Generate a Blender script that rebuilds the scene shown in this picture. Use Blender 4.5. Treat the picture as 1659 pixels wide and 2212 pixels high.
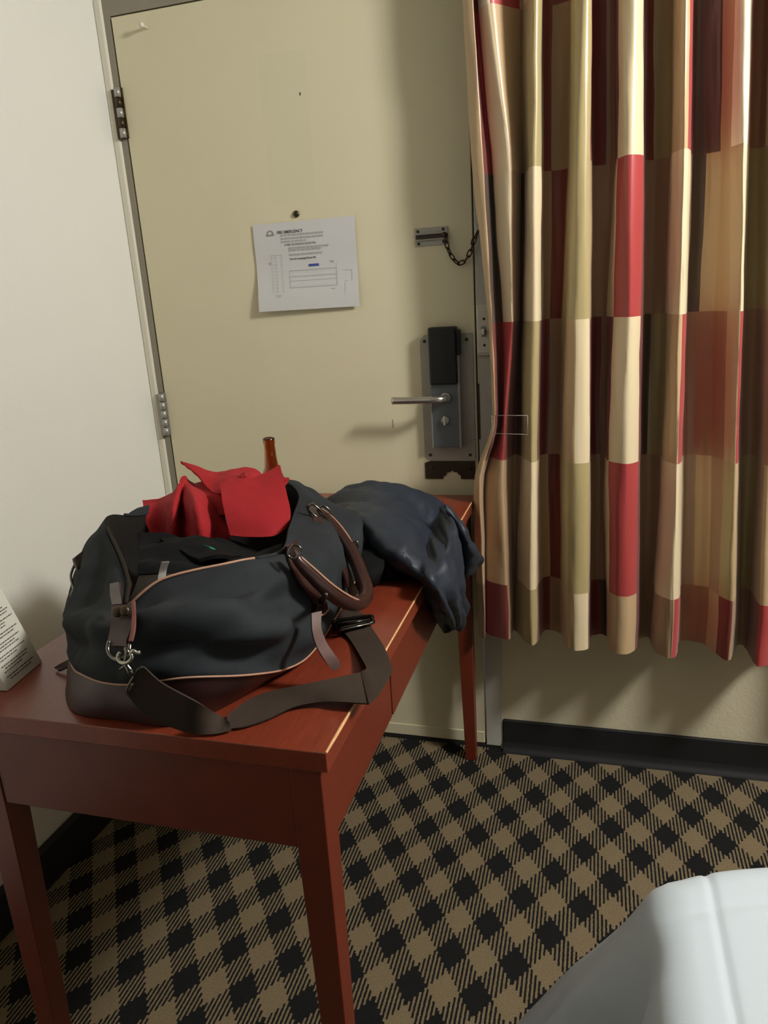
import bpy, bmesh, math, random
from mathutils import Vector, Matrix, noise
from mathutils.bvhtree import BVHTree

for o in list(bpy.data.objects): bpy.data.objects.remove(o)
scene = bpy.context.scene
C = scene.collection

# ------------------------------------------------------------------ camera
CAM = Vector((1.21404, -1.91228, 1.30678)); YAW, PITCH, ROLL, FPX = -0.289491, -0.284088, -0.063085, 1599.46
fw = Vector((math.sin(YAW)*math.cos(PITCH), math.cos(YAW)*math.cos(PITCH), math.sin(PITCH)))
rt = Vector((math.cos(YAW), -math.sin(YAW), 0)); up = rt.cross(fw)
cr, sr = math.cos(ROLL), math.sin(ROLL)
RT = cr*rt + sr*up; UP = -sr*rt + cr*up
cd = bpy.data.cameras.new('camera'); cam = bpy.data.objects.new('camera', cd); C.objects.link(cam)
cam.matrix_world = Matrix(((RT.x, UP.x, -fw.x, CAM.x), (RT.y, UP.y, -fw.y, CAM.y), (RT.z, UP.z, -fw.z, CAM.z), (0, 0, 0, 1)))
cd.sensor_fit = 'VERTICAL'; cd.sensor_height = 36.0; cd.lens = FPX/2212*36.0; cd.clip_start = 0.02; cd.clip_end = 100
scene.camera = cam

# ------------------------------------------------------------------ world, lamp, fill light, exposure
w = bpy.data.worlds.new('world'); scene.world = w; w.use_nodes = True
w.node_tree.nodes['Background'].inputs[0].default_value = (0.75, 0.87, 1.0, 1)
w.node_tree.nodes['Background'].inputs[1].default_value = 1.0
def lamp(name, loc, energy, color, radius):
    l = bpy.data.lights.new(name, 'POINT'); l.energy = energy; l.color = color; l.shadow_soft_size = radius
    o = bpy.data.objects.new(name, l); o.location = loc; C.objects.link(o); return o
lamp('bedside_lamp_light', (2.55, -0.98, 2.28), 138, (1.0, 0.99, 0.97), 0.16)
lamp('rear_fill_light', (0.55, -3.9, 2.1), 1.5, (1.0, 0.97, 0.92), 0.2)  # weak fill light added behind the camera, no fixture there
vs = scene.view_settings
vs.view_transform = 'Standard'; vs.look = 'None'; vs.exposure = 0.25; vs.gamma = 1.0; vs.use_curve_mapping = False

# ------------------------------------------------------------------ helpers
def P(px, py, ax, v):
    """point on the pixel's line of sight where the world coordinate ax equals v"""
    d = RT*((px-829.5)/FPX) + UP*(-(py-1106)/FPX) + fw
    i = 'xyz'.index(ax); t = (v-CAM[i])/d[i]
    return CAM + d*t
def Y(px, py, y): return P(px, py, 'y', y)
def Z(px, py, z): return P(px, py, 'z', z)
def X(px, py, x): return P(px, py, 'x', x)

def link(name, me, mat=None, parent=None):
    o = bpy.data.objects.new(name, me); C.objects.link(o)
    if mat is not None and not me.materials: me.materials.append(mat)
    if parent is not None: o.parent = parent
    return o
def mesh(name, vs_, fs, mat=None, parent=None, smooth=True, fix=True):
    me = bpy.data.meshes.new(name); me.from_pydata([tuple(v) for v in vs_], [], fs); me.update()
    if fix:
        b = bmesh.new(); b.from_mesh(me); bmesh.ops.recalc_face_normals(b, faces=b.faces); b.to_mesh(me); b.free()
    if smooth: me.polygons.foreach_set('use_smooth', [True]*len(me.polygons))
    return link(name, me, mat, parent)
def boxes(name, bl, mat, parent=None, bev=0.0, seg=2):
    b = bmesh.new()
    for (x0, y0, z0, x1, y1, z1) in bl:
        r = bmesh.ops.create_cube(b, size=1.0)
        for v in r['verts']:
            v.co = Vector(((x0+x1)/2+v.co.x*(x1-x0), (y0+y1)/2+v.co.y*(y1-y0), (z0+z1)/2+v.co.z*(z1-z0)))
    if bev: bmesh.ops.bevel(b, geom=b.edges[:], offset=bev, segments=seg, affect='EDGES', profile=0.5)
    me = bpy.data.meshes.new(name); b.to_mesh(me); b.free()
    return link(name, me, mat, parent)
def cr1(p, t):
    """open Catmull-Rom through p (list of Vectors or floats), t in 0..1"""
    n = len(p)-1; s = min(max(t, 0), 1)*n; i = min(int(s), n-1); f = s-i
    a = p[i-1] if i > 0 else 2*p[0]-p[1]; b = p[i]; c = p[i+1]; d = p[i+2] if i+2 <= n else 2*p[n]-p[n-1]
    return 0.5*((2*b)+(c-a)*f+(2*a-5*b+4*c-d)*f*f+(3*b-a-3*c+d)*f*f*f)
def crp(p, t):
    """periodic Catmull-Rom"""
    n = len(p); s = (t % 1.0)*n; i = int(s) % n; f = s-int(s)
    a, b, c, d = p[(i-1) % n], p[i], p[(i+1) % n], p[(i+2) % n]
    return 0.5*((2*b)+(c-a)*f+(2*a-5*b+4*c-d)*f*f+(3*b-a-3*c+d)*f*f*f)
def tube(name, pts, rad, mat, parent=None, sides=8, closed=False, sub=6, flat=None):
    """swept tube; rad a number or list; flat=(vector, k) squashes the section along the vector by k"""
    pts = [Vector(p) for p in pts]; n = len(pts)
    f = crp if closed else cr1
    m = n*sub if closed else (n-1)*sub+1
    path = [f(pts, i/m if closed else i/(m-1)) for i in range(m)]
    rr = [rad]*m if isinstance(rad, (int, float)) else [cr1(list(rad), i/(m-1)) for i in range(m)]
    V, F = [], []; u = None
    for i, p in enumerate(path):
        t = (path[(i+1) % m]-path[i-1]) if closed else (path[min(i+1, m-1)]-path[max(i-1, 0)])
        t = t.normalized() if t.length > 1e-9 else Vector((0, 0, 1))
        if u is None: u = t.orthogonal().normalized()
        u = (u-t*u.dot(t)); u = u.normalized() if u.length > 1e-6 else t.orthogonal().normalized()
        v = t.cross(u)
        for k in range(sides):
            a = 2*math.pi*k/sides; o = (u*math.cos(a)+v*math.sin(a))*rr[i]
            if flat: o = o-flat[0]*(o.dot(flat[0])*(1-flat[1]))
            V.append(p+o)
    R = m if closed else m-1
    for i in range(R):
        for k in range(sides):
            F.append((i*sides+k, i*sides+(k+1) % sides, ((i+1) % m)*sides+(k+1) % sides, ((i+1) % m)*sides+k))
    if not closed: F.append(tuple(range(sides))[::-1]); F.append(tuple((m-1)*sides+k for k in range(sides)))
    return mesh(name, V, F, mat, parent)
def lathe(name, prof, mat, parent=None, seg=32, mtx=None):
    V, F = [], []; n = len(prof)
    for r, z in prof:
        for k in range(seg):
            a = 2*math.pi*k/seg; V.append(Vector((r*math.cos(a), r*math.sin(a), z)))
    for i in range(n-1):
        for k in range(seg): F.append((i*seg+k, i*seg+(k+1) % seg, (i+1)*seg+(k+1) % seg, (i+1)*seg+k))
    F.append(tuple(range(seg))[::-1]); F.append(tuple((n-1)*seg+k for k in range(seg)))
    if mtx: V = [mtx @ v for v in V]
    return mesh(name, V, F, mat, parent)
def frame_at(p, normal, upv=Vector((0, 0, 1))):
    """matrix whose local z is the normal"""
    z = Vector(normal).normalized(); x = upv.cross(z); x = x.normalized() if x.length > 1e-5 else z.orthogonal().normalized(); y = z.cross(x)
    return Matrix(((x.x, y.x, z.x, p[0]), (x.y, y.y, z.y, p[1]), (x.z, y.z, z.z, p[2]), (0, 0, 0, 1)))
def patch(name, rows, mat, parent=None, nu=8, nv=8, thick=0.0, wrinkle=0.0, wscale=14.0, seed=0, fold=None):
    """smooth sheet through a grid of 3D control points, with wrinkles and thickness"""
    R, K = len(rows), len(rows[0]); U, W = (K-1)*nu+1, (R-1)*nv+1
    G = []
    for j in range(W):
        col = [cr1([rows[r][k] for r in range(R)], j/(W-1)) for k in range(K)]
        G.append([cr1(col, i/(U-1)) for i in range(U)])
    V = []
    for j in range(W):
        for i in range(U):
            p = G[j][i]
            du = G[j][min(i+1, U-1)]-G[j][max(i-1, 0)]; dv = G[min(j+1, W-1)][i]-G[max(j-1, 0)][i]
            nrm = du.cross(dv); nrm = nrm.normalized() if nrm.length > 1e-12 else Vector((0, 0, 1))
            d = 0
            if wrinkle:
                q = p*wscale+Vector((seed*7.1, seed*3.3, seed))
                d = wrinkle*(noise.noise(q)+0.5*noise.noise(q*2.3))
            if fold: d += fold(i/(U-1), j/(W-1))
            V.append(p+nrm*d)
    F = [(j*U+i, j*U+i+1, (j+1)*U+i+1, (j+1)*U+i) for j in range(W-1) for i in range(U-1)]
    o = mesh(name, V, F, mat, parent)
    if thick:
        m = o.modifiers.new('thickness', 'SOLIDIFY'); m.thickness = thick; m.offset = 0
        e = o.modifiers.new('edges', 'EDGE_SPLIT'); e.split_angle = math.radians(60)
    return o
def ribbon(name, pairs, mat, parent=None, sub=5, thick=0.002, across=3):
    """flat strap through pairs of edge points"""
    L = [Vector(a) for a, b in pairs]; Rr = [Vector(b) for a, b in pairs]; m = (len(pairs)-1)*sub+1
    V, F = [], []
    for i in range(m):
        a, b = cr1(L, i/(m-1)), cr1(Rr, i/(m-1))
        for k in range(across+1): V.append(a.lerp(b, k/across))
    q = across+1
    F = [(i*q+k, i*q+k+1, (i+1)*q+k+1, (i+1)*q+k) for i in range(m-1) for k in range(across)]
    o = mesh(name, V, F, mat, parent)
    s = o.modifiers.new('thickness', 'SOLIDIFY'); s.thickness = thick; s.offset = 0
    e = o.modifiers.new('edges', 'EDGE_SPLIT'); e.split_angle = math.radians(50)
    return o
def empty(name, loc=(0, 0, 0)):
    o = bpy.data.objects.new(name, None); o.empty_display_size = 0.05; C.objects.link(o); o.location = loc
    return o
class Thing:
    """Empty at the thing's base; parts are given in world coordinates and re-based onto it"""
def thing(name, label, cat, loc=(0, 0, 0), group=None):
    o = empty(name, loc); tag(o, label, cat, group); return o
def tag(o, label, cat=None, group=None, kind=None):
    o['label'] = label
    if cat: o['category'] = cat
    if group: o['group'] = group
    if kind: o['kind'] = kind
    return o
def settle(root):
    """parts were modelled in world coordinates: cancel the root's offset"""
    inv = Matrix.Translation(root.location).inverted()
    for c in root.children:
        c.matrix_parent_inverse = inv

# ------------------------------------------------------------------ materials
def srgb(r, g, b):
    f = lambda c: (c/255/12.92) if c/255 <= 0.04045 else ((c/255+0.055)/1.055)**2.4
    return (f(r), f(g), f(b), 1)
class NT:
    def __init__(s, name):
        s.m = bpy.data.materials.new(name); s.m.use_nodes = True; s.t = s.m.node_tree
        s.b = s.t.nodes['Principled BSDF']; s.out = s.t.nodes['Material Output']
    def n(s, typ, **kw):
        x = s.t.nodes.new(typ)
        for k, v in kw.items():
            if k.startswith('i_'): x.inputs[k[2:].replace('_', ' ')].default_value = v
            else: setattr(x, k, v)
        return x
    def l(s, a, b): s.t.links.new(a, b)
    def math(s, op, a, b=None, c=None):
        x = s.n('ShaderNodeMath', operation=op)
        for i, v in enumerate((a, b, c)):
            if v is None: continue
            if isinstance(v, (int, float)): x.inputs[i].default_value = v
            else: s.l(v, x.inputs[i])
        return x.outputs[0]
    def mix(s, fac, a, b):
        x = s.n('ShaderNodeMix', data_type='RGBA')
        for i, v in ((0, fac), (6, a), (7, b)):
            if isinstance(v, (int, float, tuple)): x.inputs[i].default_value = v
            else: s.l(v, x.inputs[i])
        return x.outputs[2]
    def coord(s): return s.n('ShaderNodeTexCoord').outputs['Object']
    def noise(s, scale, detail=3, vec=None, rough=0.5):
        x = s.n('ShaderNodeTexNoise'); x.inputs['Scale'].default_value = scale; x.inputs['Detail'].default_value = detail; x.inputs['Roughness'].default_value = rough
        s.l(vec if vec is not None else s.coord(), x.inputs['Vector']); return x.outputs['Fac']
    def bump(s, h, strength, dist=0.002):
        x = s.n('ShaderNodeBump'); x.inputs['Strength'].default_value = strength; x.inputs['Distance'].default_value = dist
        s.l(h, x.inputs['Height']); s.l(x.outputs[0], s.b.inputs['Normal'])
    def scaled(s, v):
        x = s.n('ShaderNodeMapping'); x.inputs['Scale'].default_value = v; s.l(s.coord(), x.inputs['Vector']); return x.outputs[0]
def plain(name, col, rough=0.6, metal=0.0, var=0.12, nscale=30, bump=0.0, bscale=200, bdist=0.001, sheen=0.0, spec=None):
    t = NT(name); f = t.noise(nscale)
    dk = tuple(c*(1-var) for c in col[:3])+(1,); lt = tuple(min(1, c*(1+var)) for c in col[:3])+(1,)
    t.l(t.mix(f, dk, lt), t.b.inputs['Base Color']); t.b.inputs['Roughness'].default_value = rough; t.b.inputs['Metallic'].default_value = metal
    if bump: t.bump(t.noise(bscale, 2), bump, bdist)
    if sheen: t.b.inputs['Sheen Weight'].default_value = sheen
    if spec is not None: t.b.inputs['Specular IOR Level'].default_value = spec
    return t.m
M = {}
M['wall'] = plain('wall_paint', srgb(226, 224, 213), 0.75, var=0.02, nscale=5, bump=0.35, bscale=110, bdist=0.002)
M['wallb'] = plain('wall_paint_beige', srgb(214, 204, 174), 0.75, var=0.04, nscale=8, bump=0.3, bscale=120, bdist=0.002)
M['ceil'] = plain('ceiling_paint', srgb(176, 172, 160), 0.8, var=0.02)
M['dimwall'] = plain('dimmed_wall_tone', srgb(84, 76, 64), 0.8, var=0.03)  # unseen walls, colour darkened to weaken bounced light
M['trim'] = plain('white_trim_paint', srgb(222, 216, 198), 0.5, var=0.03, nscale=15)
M['jamb'] = plain('grey_steel_jamb', srgb(140, 133, 116), 0.45, var=0.08, nscale=25)
M['jamb_r'] = plain('grey_primed_jamb', srgb(186, 183, 172), 0.5, var=0.08, nscale=25)
M['black_rubber'] = plain('black_baseboard', srgb(17, 17, 17), 0.75, var=0.2)
M['dark'] = plain('dark_gap', srgb(24, 20, 14), 0.8)
M['steel'] = plain('brushed_steel', srgb(165, 163, 155), 0.38, metal=0.45, var=0.1, nscale=60)
M['steel_dark'] = plain('dull_lock_steel', srgb(168, 164, 152), 0.42, metal=0.2, var=0.1, nscale=40)
M['bright'] = plain('bright_steel', srgb(190, 186, 176), 0.25, metal=0.9, var=0.05)
M['bronze'] = plain('dark_bronze', srgb(70, 58, 42), 0.35, metal=0.7, var=0.2)
M['brassdk'] = plain('aged_brass', srgb(105, 88, 58), 0.35, metal=0.8, var=0.2)
M['blackplas'] = plain('black_plastic', srgb(16, 16, 14), 0.4, var=0.2)
M['iron'] = plain('blackened_plate', srgb(62, 54, 42), 0.5, metal=0.4, var=0.25, nscale=50)
M['paper'] = plain('white_paper', srgb(205, 204, 202), 0.6, var=0.02)
M['ink'] = plain('black_ink', srgb(60, 58, 55), 0.7)
M['inkgrey'] = plain('grey_ink', srgb(138, 136, 132), 0.7)
M['inkpale'] = plain('pale_ink', srgb(168, 167, 165), 0.7)
M['inkblue'] = plain('blue_highlighter', srgb(62, 78, 150), 0.7)
M['almond'] = plain('switch_plate_plastic', srgb(205, 199, 184), 0.4, var=0.03)
M['leather'] = plain('dark_brown_leather', srgb(54, 32, 28), 0.4, var=0.25, nscale=40, bump=0.25, bscale=400, bdist=0.0006)
M['leather2'] = plain('handle_leather', srgb(52, 29, 25), 0.32, var=0.2, nscale=40, bump=0.2, bscale=350, bdist=0.0006)
M['tanedge'] = plain('pale_tan_edge', srgb(172, 130, 106), 0.55, var=0.1)
M['tabedge'] = plain('reddish_leather_edge', srgb(118, 70, 60), 0.45)
M['greytab'] = plain('leather_gloss_tone', srgb(92, 68, 63), 0.35, var=0.15)  # leather paled in colour to stand in for its gloss reflection
M['lining'] = plain('bag_lining', srgb(27, 25, 22), 0.85, var=0.15, bump=0.2, bscale=500, spec=0.15)
M['zipper'] = plain('zipper_tape', srgb(42, 36, 30), 0.75, var=0.2, bump=0.4, bscale=600, spec=0.15)
M['gunmetal'] = plain('gunmetal', srgb(120, 118, 112), 0.22, metal=1.0, var=0.1)
M['web'] = plain('brown_webbing', srgb(60, 50, 42), 0.8, var=0.12, nscale=60, bump=0.4, bscale=700, bdist=0.0008, spec=0.15)
M['label'] = plain('white_care_label', srgb(205, 205, 200), 0.7, var=0.05)
M['yellow'] = plain('yellow_paper', srgb(225, 205, 140), 0.7, var=0.03)
M['green'] = plain('green_print', srgb(20, 140, 100), 0.6)
M['knit'] = plain('black_knit', srgb(13, 14, 15), 0.9, var=0.3, nscale=60, bump=0.3, bscale=300, spec=0.15)
M['buckleblk'] = plain('black_slider', srgb(20, 18, 16), 0.25, metal=0.3)
M['wornwood'] = plain('worn_raw_edge', srgb(208, 160, 112), 0.6, var=0.35, nscale=120)
M['wornwood2'] = plain('worn_dark_edge', srgb(120, 74, 48), 0.5, var=0.5, nscale=90)
M['comforter'] = plain('white_comforter', srgb(180, 191, 198), 0.8, var=0.015, bump=0.1, bscale=500, sheen=0.1)
M['matt'] = plain('mattress_ticking', srgb(200, 198, 190), 0.8)
M['amberlabel'] = plain('label_paper', srgb(180, 170, 140), 0.6)

def canvas_mat():
    t = NT('charcoal_canvas'); a = t.noise(700, 2); f = t.noise(9, 4)
    t.l(t.mix(f, srgb(28, 30, 32), srgb(54, 58, 61)), t.b.inputs['Base Color']); t.b.inputs['Roughness'].default_value = 0.85
    t.b.inputs['Specular IOR Level'].default_value = 0.15
    t.bump(a, 0.3, 0.0008); return t.m
M['canvas'] = canvas_mat()
def jacket_mat():
    t = NT('navy_nylon'); f = t.noise(16, 4)
    t.l(t.mix(f, srgb(24, 30, 39), srgb(41, 50, 63)), t.b.inputs['Base Color']); t.b.inputs['Roughness'].default_value = 0.55
    t.bump(t.noise(60, 4), 0.35, 0.004); return t.m
M['navy'] = jacket_mat()
def red_mat():
    t = NT('red_pique_cotton')
    wv = t.n('ShaderNodeTexWave'); wv.inputs['Scale'].default_value = 130; wv.inputs['Distortion'].default_value = 1.0; wv.bands_direction = 'DIAGONAL'
    t.l(t.coord(), wv.inputs['Vector'])
    t.l(t.mix(wv.outputs['Fac'], srgb(142, 14, 22), srgb(170, 20, 28)), t.b.inputs['Base Color']); t.b.inputs['Roughness'].default_value = 0.85
    t.bump(wv.outputs['Fac'], 0.25, 0.0006); return t.m
M['red'] = red_mat()
def wood_mat(name, dark, mid, light, rough=0.3):
    t = NT(name); v = t.scaled((9.0, 0.9, 9.0))
    n1 = t.noise(2.2, 5, v, 0.6); n2 = t.noise(28, 3, v, 0.55)
    c1 = t.mix(n1, dark, mid); c2 = t.mix(t.math('MULTIPLY', n2, 0.55), c1, light)
    t.l(c2, t.b.inputs['Base Color']); t.b.inputs['Roughness'].default_value = rough
    t.b.inputs['Coat Weight'].default_value = 0.25; t.b.inputs['Coat Roughness'].default_value = 0.25
    t.bump(n2, 0.06, 0.001); return t.m
M['wood'] = wood_mat('cherry_laminate', srgb(58, 20, 12), srgb(132, 50, 30), srgb(160, 74, 48))
M['wood2'] = wood_mat('cherry_frame', srgb(74, 24, 12), srgb(112, 40, 20), srgb(126, 48, 26), 0.42)
def door_mat():
    t = NT('beige_door_paint'); f = t.noise(3.0, 3)
    base = t.mix(f, srgb(212, 203, 170), srgb(220, 212, 180))
    # a paler repainted rectangle where an old notice used to hang
    sx = t.n('ShaderNodeSeparateXYZ'); t.l(t.coord(), sx.inputs[0])
    a = t.math('MULTIPLY', t.math('LESS_THAN', t.math('ABSOLUTE', t.math('SUBTRACT', sx.outputs[0], 0.455)), 0.062), t.math('LESS_THAN', t.math('ABSOLUTE', t.math('SUBTRACT', sx.outputs[2], 1.72)), 0.17))
    base = t.mix(t.math('MULTIPLY', a, 0.35), base, srgb(206, 204, 172))
    t.l(base, t.b.inputs['Base Color']); t.b.inputs['Roughness'].default_value = 0.42
    t.bump(t.noise(220, 2), 0.12, 0.001); return t.m
M['door'] = door_mat()
def carpet_mat():
    t = NT('houndstooth_carpet'); sx = t.n('ShaderNodeSeparateXYZ'); t.l(t.coord(), sx.inputs[0])
    nz = t.noise(160, 2); nz2 = t.noise(420, 2)
    x = t.math('ADD', sx.outputs[0], t.math('MULTIPLY', t.math('SUBTRACT', nz, 0.5), 0.003)); y = t.math('ADD', sx.outputs[1], t.math('MULTIPLY', t.math('SUBTRACT', nz2, 0.5), 0.006))
    step = 0.0042
    cell = t.math('FLOOR', t.math('DIVIDE', x, step)); par = t.math('LESS_THAN', t.math('MODULO', t.math('ADD', cell, 100000), 2.0), 0.5)
    xq = t.math('MULTIPLY', t.math('ADD', cell, 0.5), step)
    px = t.math('DIVIDE', t.math('SUBTRACT', xq, 1.204), 0.1285); py = t.math('DIVIDE', t.math('SUBTRACT', y, -0.201), 0.1765)
    u = t.math('ADD', px, py); v = t.math('SUBTRACT', px, py)
    def band(q): return t.math('LESS_THAN', t.math('PINGPONG', t.math('ADD', q, 50.0), 0.5), 0.25)
    bu, bv = band(u), band(v)
    dk = t.math('ADD', t.math('MULTIPLY', bu, par), t.math('MULTIPLY', bv, t.math('SUBTRACT', 1.0, par)))
    fl = t.noise(300, 3)
    lt = t.mix(fl, srgb(92, 80, 58), srgb(138, 122, 96)); dkc = t.mix(fl, srgb(14, 15, 16), srgb(36, 36, 35))
    t.l(t.mix(dk, lt, dkc), t.b.inputs['Base Color']); t.b.inputs['Roughness'].default_value = 0.95; t.b.inputs['Specular IOR Level'].default_value = 0.1
    t.bump(t.noise(600, 2), 0.5, 0.003); return t.m
M['carpet'] = carpet_mat()
def curtain_mat():
    t = NT('satin_curtain'); a = t.n('ShaderNodeVertexColor', layer_name='weave')
    t.l(a.outputs[0], t.b.inputs['Base Color']); t.b.inputs['Roughness'].default_value = 0.36; t.b.inputs['Sheen Weight'].default_value = 0.25
    t.b.inputs['Specular IOR Level'].default_value = 0.6
    t.bump(t.noise(500, 2), 0.15, 0.0006); return t.m
M['curtain'] = curtain_mat()
def glass_mat(name, col, rough, ior=1.5):
    t = NT(name); t.b.inputs['Base Color'].default_value = col; t.b.inputs['Roughness'].default_value = rough
    t.b.inputs['Transmission Weight'].default_value = 1.0; t.b.inputs['IOR'].default_value = ior; return t.m
M['amber'] = glass_mat('amber_glass', srgb(196, 128, 72), 0.08)
M['clear'] = glass_mat('clear_plastic', (0.95, 0.95, 0.95, 1), 0.12, 1.15)
def card_mat():
    t = NT('printed_card_grey'); sx = t.n('ShaderNodeSeparateXYZ'); t.l(t.coord(), sx.inputs[0])
    t.l(t.mix(t.noise(40), srgb(196, 192, 180), srgb(206, 202, 190)), t.b.inputs['Base Color']); t.b.inputs['Roughness'].default_value = 0.5
    return t.m
M['card'] = card_mat()

# ------------------------------------------------------------------ room shell
def struct(o): o['kind'] = 'structure'; return o
XL, XR, YB, ZC = -0.042, 4.2, -5.6, 2.45
struct(boxes('floor', [(XL-.1, YB-.1, -.1, XR+.1, .2, 0)], M['carpet']))
struct(boxes('ceiling', [(XL-.1, YB-.1, ZC, XR+.1, .2, ZC+.1)], M['ceil']))
struct(boxes('wall_left', [(XL-.1, YB, 0, XL, .2, ZC)], M['wall']))
struct(boxes('wall_right', [(XR, YB, 0, XR+.1, .2, ZC)], M['dimwall']))
struct(boxes('wall_rear', [(XL-.1, YB-.1, 0, XR+.1, YB, ZC)], M['dimwall']))
DW = .914; DT = 2.028
wl = struct(boxes('wall_front', [(.966, .003, 0, XR, .15, ZC), (XL, .003, DT+.045, .966, .15, ZC)], M['wallb']))
# uneven paint edge where the wall meets the grey jamb
random.seed(4)
V, F = [], []
zz = [i*.03 for i in range(0, 50)]
for i, z in enumerate(zz):
    V += [Vector((.985, .0022, z)), Vector((.9655-.004*noise.noise(Vector((z*22, 3, 1)))-.002*noise.noise(Vector((z*70, 1, 1))), .0022, z))]
for i in range(len(zz)-1): F.append((2*i, 2*i+1, 2*i+3, 2*i+2))
mesh('paint_edge', V, F, M['wallb'], wl, smooth=False)
struct(boxes('trim_1', [(XL, -.006, 0, -.021, .1, DT+.045)], M['trim'], bev=.004))
fr = struct(empty('trim_2'))
boxes('jamb', [(-.021, .002, 0, -.0025, .12, DT+.004)], M['jamb'], fr)
boxes('jamb', [(DW+.004, -.003, 0, .966, .12, DT+.004)], M['jamb_r'], fr, bev=.001, seg=1)
boxes('head', [(-.021, .002, DT+.004, .966, .12, DT+.045)], M['jamb'], fr)
boxes('door_stop', [(DW-.02, .046, .5, DW+.006, .06, DT)], M['dark'], fr)
boxes('door_stop', [(-.01, .046, 0, .02, .06, DT)], M['dark'], fr)
boxes('door_stop', [(0, .046, DT-.02, DW, .06, DT+.01)], M['dark'], fr)
boxes('threshold', [(-.02, -.004, 0, .96, .1, .01)], M['dark'], fr)
bbr = struct(boxes('baseboard_right', [(.968, -.008, 0.0, XR, .003, .1)], M['black_rubber'], bev=.002, seg=1))
# cove toe of the rubber baseboard
V = []; F = []
prof = [(-.008, .03), (-.010, .016), (-.015, .007), (-.024, .002), (-.024, .0)]
for x in (.968, XR): V += [Vector((x, y, z)) for y, z in prof]
for i in range(4): F.append((i, i+1, i+6, i+5))
mesh('cove_toe', V, F, M['black_rubber'], bbr)
struct(boxes('baseboard_left', [(XL, YB, 0, -.018, -.006, .1)], M['black_rubber'], bev=.002, seg=1))

# ------------------------------------------------------------------ the door
door = struct(empty('door_1', (0, 0, 0)))
door['label'] = 'beige painted steel room door with electronic lock'
boxes('leaf', [(.0015, 0, .014, DW-.0005, .044, DT)], M['door'], door, bev=.0012, seg=1)
boxes('bottom_sweep', [(.003, -.003, .014, DW-.002, 0, .05)], M['door'], door, bev=.001, seg=1)
def hinge(z0, z1, dark):
    x = -.0055; n = 5; h = (z1-z0)/n; m = M['bronze'] if dark else M['steel']
    hg = tube('hinge', [(x, -.008, z0), (x, -.008, z1)], .0055, M['bronze'], door, sides=10, sub=1)
    for i in range(n):
        tube('knuckle', [(x, -.009, z0+i*h+.0012), (x, -.009, z0+(i+1)*h-.0012)], .0085, m if i % 2 else M['steel'], hg, sides=14, sub=1)
    boxes('hinge_leaf', [(.0, -.0025, z0, .006, 0, z1)], M['brassdk'] if dark else M['steel_dark'], hg)
    boxes('hinge_leaf', [(-.024, -.0085, z0, -.008, -.004, z1-.004)], M['bronze'] if dark else M['steel_dark'], hg)
hinge(1.747, 1.868, True); hinge(.949, 1.074, False)
# peephole, hook, scuffs
mt = frame_at((.460, 0, 1.521), (0, -1, 0))
lathe('peephole', [(.0085, 0), (.0085, .003), (.006, .005)], M['brassdk'], door, 20, mt)
lathe('peephole_lens', [(.0058, .0045), (.0045, .0062), (.001, .0068)], M['blackplas'], door, 16, mt)
pg = frame_at((.10, 0, 1.991), (0, -1, 0))
lathe('wall_peg', [(.004, 0), (.0035, .018), (.0062, .021), (.0062, .026), (.003, .029)], M['trim'], door, 16, pg)
boxes('scratch', [(.496, -.0006, 1.790, .4985, 0, 1.797)], M['iron'], door)
boxes('scratch', [(.684, -.0006, .962, .6865, 0, .985)], M['inkgrey'], door)

# electronic lock
def plate(name, pts, y0, y1, mat, parent, bev=0.0):
    b = bmesh.new(); vv = [b.verts.new((x, y0, z)) for x, z in pts]; f = b.faces.new(vv)
    r = bmesh.ops.extrude_face_region(b, geom=[f])
    for v in r['geom']:
        if isinstance(v, bmesh.types.BMVert): v.co.y = y1
    bmesh.ops.recalc_face_normals(b, faces=b.faces)
    if bev: bmesh.ops.bevel(b, geom=[e for e in b.edges], offset=bev, segments=2, affect='EDGES')
    me = bpy.data.meshes.new(name); b.to_mesh(me); b.free()
    return link(name, me, mat, parent)
lp = plate('lock_plate', [(.782, 1.203), (.770, 1.190), (.770, .884), (.782, .873), (.908, .873), (.908, 1.203)], -.0025, 0, M['steel_dark'], door, .0006)
def screw(x, z, y, parent, m='iron', r=.0042):
    s = lathe('screw', [(r, 0), (r, .0012), (r*.6, .0024)], M[m], parent, 12, frame_at((x, y, z), (0, -1, 0)))
    return s
for x, z in ((.782, 1.187), (.892, 1.187), (.785, .888), (.893, .888)): screw(x, z, -.0025, lp)
M['housing'] = plain('blue_grey_housing', srgb(104, 109, 112), 0.4, metal=0.25, var=0.08)
hs = boxes('lock_housing', [(.799, -.026, .914, .875, -.0025, 1.085)], M['housing'], door, bev=.002)
boxes('housing_rim', [(.8705, -.028, .912, .876, -.0025, 1.155)], M['steel'], hs, bev=.001, seg=1)
boxes('housing_rim', [(.7975, -.028, .912, .8005, -.0025, 1.05)], M['steel'], hs, bev=.001, seg=1)
boxes('card_reader', [(.799, -.038, 1.078, .8705, -.0025, 1.222)], M['blackplas'], door, bev=.005, seg=3)
boxes('reader_tab', [(.866, -.030, 1.150, .879, -.006, 1.214)], M['blackplas'], door, bev=.003)
hx = .838; hz = 1.045
lathe('handle_rose', [(.013, 0), (.013, .006), (.010, .008)], M['steel'], door, 24, frame_at((hx, -.026, hz), (0, -1, 0)))
tube('lever_handle', [(hx, -.026, hz), (hx, -.050, hz), (hx-.006, -.064, hz), (hx-.022, -.070, hz), (hx-.06, -.070, hz), (hx-.10, -.070, hz), (hx-.132, -.069, hz)], [.0095]*7, M['bright'], door, sides=16, sub=5)
th = lathe('thumb_turn', [(.0105, 0), (.0105, .004), (.009, .006)], M['steel_dark'], door, 20, frame_at((.834, -.026, .985), (0, -1, 0)))
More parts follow.
